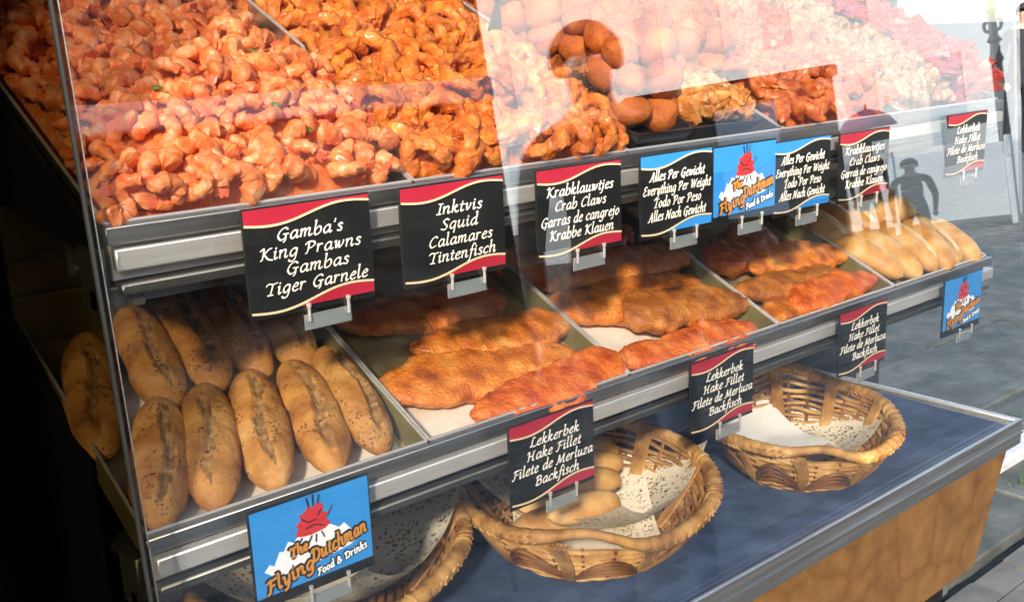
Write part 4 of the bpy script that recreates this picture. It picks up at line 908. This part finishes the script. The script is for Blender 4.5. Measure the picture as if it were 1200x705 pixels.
# kiosk
kk = thing('kiosk', 'dark kiosk with a flat dark roof, mirrored behind the weight signs', 'kiosk', (7.76, -4.34, GZ), None, (0, 0, radians(41)))
f = MB(); f.box(-1.75, .0, -1.2, 0, 0, 2.02); f.build('wall', 'facade_dark', kk, smooth=False)
f = MB(); f.box(-1.8, .04, -1.25, .06, 2.021, 2.12, bev=.02); f.build('roof', 'iron', kk)
nb_ = thing('notice_board', 'white free standing notice board mirrored in front of the dark kiosk', 'notice board', (7.0, -4.72, GZ), None, (0, 0, radians(80)))
f = MB(); f.box(-.28, .28, -.015, .015, .95, 1.88, bev=.005); f.build('board', 'facade_white', nb_)
for x in (-.26, .24): MB().box(x, x + .03, -.012, .012, 0, .949).build('leg', 'iron', nb_, smooth=False)
# lamp post
lp = thing('lamp_post', 'tall black ornate street lamp post leaning in the reflection at top right', 'street lamp', (17.0, -7.3, GZ))
f = MB(); f.lathe([(.20, 0), (.20, .35), (.15, .42), (.13, .9), (.16, .95), (.10, 1.05), (.085, 2.3), (.12, 2.36), (.085, 2.45), (.07, 2.62), (.12, 2.66), (.07, 2.74), (.06, 3.1), (.10, 3.14), (.06, 3.2), (.055, 3.75), (.05, 4.6), (.09, 4.66), (.04, 4.75)], 14); f.build('post', 'iron', lp)
f = MB()
for s_ in (-1, 1): f.tube(cr([(0, 0, 2.86), (.06 * s_ , -.10 * s_, 2.82), (.10 * s_, -.18 * s_, 2.86), (.11 * s_, -.19 * s_, 2.95), (.07 * s_, -.13 * s_, 2.98)]), .028, 7)
f.build('scroll_arm', 'iron', lp)
f = MB(); f.lathe([(.05, 4.75), (.16, 4.9), (.24, 5.35), (.28, 5.4), (.12, 5.6), (.02, 5.75)], 8); f.build('lantern', 'iron', lp)

# people
def person(x, y, z0, h, face, label, top, legs, armpose=0):
    """one continuous skinned body; face = heading in degrees (the way they look)"""
    t_ = thing('person', label, 'person', (x, y, z0), None, (0, 0, radians(face - 90))); k = h / 1.75
    V = [((0, 0, .93), .135), ((0, .01, 1.12), .125), ((0, 0, 1.32), .15), ((0, -.005, 1.45), .085), ((0, 0, 1.52), .052), ((0, .015, 1.60), .075), ((0, .02, 1.68), .080),
         ((-.10, 0, .88), .09), ((-.11, .02, .50), .058), ((-.12, -.02, .10), .04), ((-.12, .12, .035), .035),
         ((.10, 0, .88), .09), ((.12, .06, .50), .058), ((.13, .02, .10), .04), ((.13, .15, .035), .035),
         ((-.19, 0, 1.40), .058), ((-.25, -.02, 1.12), .043), ((-.24, .08, .88), .030), ((-.24, .11, .81), .026),
         ((.19, 0, 1.40), .058), ((.26, 0, 1.12), .043), ((.24, .14, .92 + .25 * armpose), .030), ((.23, .17, .86 + .3 * armpose), .026)]
    Ed = [(0, 1), (1, 2), (2, 3), (3, 4), (4, 5), (5, 6), (0, 7), (7, 8), (8, 9), (9, 10), (0, 11), (11, 12), (12, 13), (13, 14), (3, 15), (15, 16), (16, 17), (17, 18), (3, 19), (19, 20), (20, 21), (21, 22)]
    for hnd in (18, 22):
        b_ = Vector(V[hnd][0])
        for q in range(5):
            dx = (q - 2) * .013; l = (.045, .075, .082, .076, .06)[q]
            V.append(((b_.x + dx, b_.y + (.02 if q == 0 else 0), b_.z - l * .5), .0095)); V.append(((b_.x + dx, b_.y + .012 + (.03 if q == 0 else 0), b_.z - l), .008))
            Ed += [(hnd, len(V) - 2), (len(V) - 2, len(V) - 1)]
    me = bpy.data.meshes.new('body'); me.from_pydata([tuple(Vector(p) * k) for p, r_ in V], Ed, [])
    o = bpy.data.objects.new('body', me); COL.objects.link(o)
    sm = o.modifiers.new('s', 'SKIN'); sm.use_smooth_shade = True
    for i, (p, r_) in enumerate(V): me.skin_vertices[0].data[i].radius = (r_ * k, r_ * k * (.75 if i in (0, 1, 2) else 1))
    me.skin_vertices[0].data[0].use_root = True
    ss = o.modifiers.new('u', 'SUBSURF'); ss.levels = 2
    dg = bpy.context.evaluated_depsgraph_get(); m2 = bpy.data.meshes.new_from_object(o.evaluated_get(dg)); m2.name = 'body'
    bpy.data.objects.remove(o)
    m2.materials.clear()
    for q in ('skin', top, legs, 'wool_black'): m2.materials.append(MATS[q])
    for p in m2.polygons:
        c = p.center / k; i = 0
        if c.z < .08: i = 3
        elif c.z < .93 and abs(c.x) < .20: i = 2
        elif c.z < 1.47 and c.z > .87: i = 1
        p.material_index = i
    inst('body', m2, t_)
    hm_ = MB(); P = []; nu, nv = 18, 10
    for j in range(nv + 1):
        for i in range(nu):
            a, ph = 2 * pi * i / nu, (pi * .62) * j / nv; d = Vector((sin(ph) * cos(a), sin(ph) * sin(a), cos(ph)))
            if d.y > .25: d.z = max(d.z, .35)
            P.append(Vector((0, .005, 1.655)) * k + d * .108 * k * (1 + .06 * noise.noise(d * 5)))
    hm_.add(P, [(j * nu + i, (j + 1) * nu + i, (j + 1) * nu + (i + 1) % nu, j * nu + (i + 1) % nu) for j in range(nv) for i in range(nu)]); hm_.build('hair', 'hair', t_)
    f = MB(); f.tube([(0, .098 * k, 1.64 * k), (0, .118 * k, 1.605 * k), (0, .095 * k, 1.60 * k)], .009 * k, 6); f.build('nose', 'skin', t_)
    for s_ in (-1, 1):
        o2 = inst('eye', lump_mesh(1, 'ink_white', (.010, .006, .006), 0, 'eye'), t_); o2.location = (.032 * s_ * k, .092 * k, 1.645 * k)
        o2 = inst('ear', lump_mesh(2, 'skin', (.010, .016, .026), .05, 'ear'), t_); o2.location = (.088 * s_ * k, .01 * k, 1.63 * k)
    return t_
person(2.17, -1.62, GZ, 1.97, 135, 'tall dark haired person in black, mirrored large in the middle of the glass', 'wool_black', 'denim')
person(10.4, -5.25, GZ, 1.16, 150, 'child in a brown coat, mirrored left of the lamp post', 'wool_brown', 'wool_brown').scale = (1.35, 1.35, 1)
person(11.35, -6.35, GZ, 1.45, 140, 'dark dressed person standing under the purple parasol', 'wool_black', 'wool_black', .6)
person(12.45, 4.85, GZ, 1.78, 230, 'dark dressed person on the pavement at the far right edge', 'wool_black', 'wool_black')
pa = thing('parasol', 'purple parasol above the dark dressed person in the reflection', 'parasol', (11.4, -6.3, GZ))
f = MB(); n = 16; P = [(0, 0, 1.80)] ; F = []
for j, (r_, z) in enumerate(((.15, 1.76), (.27, 1.68), (.35, 1.57))):
    P += [(r_ * cos(2 * pi * i / n) * (1 if i % 2 else .96), r_ * sin(2 * pi * i / n) * (1 if i % 2 else .96), z) for i in range(n)]
F += [(0, 1 + i, 1 + (i + 1) % n) for i in range(n)]
for j in (0, 1): F += [(1 + j * n + i, 1 + (j + 1) * n + i, 1 + (j + 1) * n + (i + 1) % n, 1 + j * n + (i + 1) % n) for i in range(n)]
f.add(P, F); f.add([(p[0] * .98, p[1] * .98, p[2] - .008) for p in P], [tuple(reversed(q)) for q in F]); f.build('canopy', 'parasol', pa)
MB().tube([(0, 0, 1.86), (0, 0, .9)], .014, 8).build('pole', 'iron', pa)

# clear plastic strap lying beside the middle basket
f = MB(); f.tube(cr([(.520, .105, -.3), (.548, .150, -.285), (.575, .185, -.262), (.600, .190, -.262), (.612, .168, -.285), (.606, .140, -.3)], 6), .0045, 6, flat=.25, upv=(.3, .2, 1))
tag(f.build('plastic_strap', 'acrylic'), 'clear curled plastic strap lying on the blue cloth beside the middle basket', 'strap')
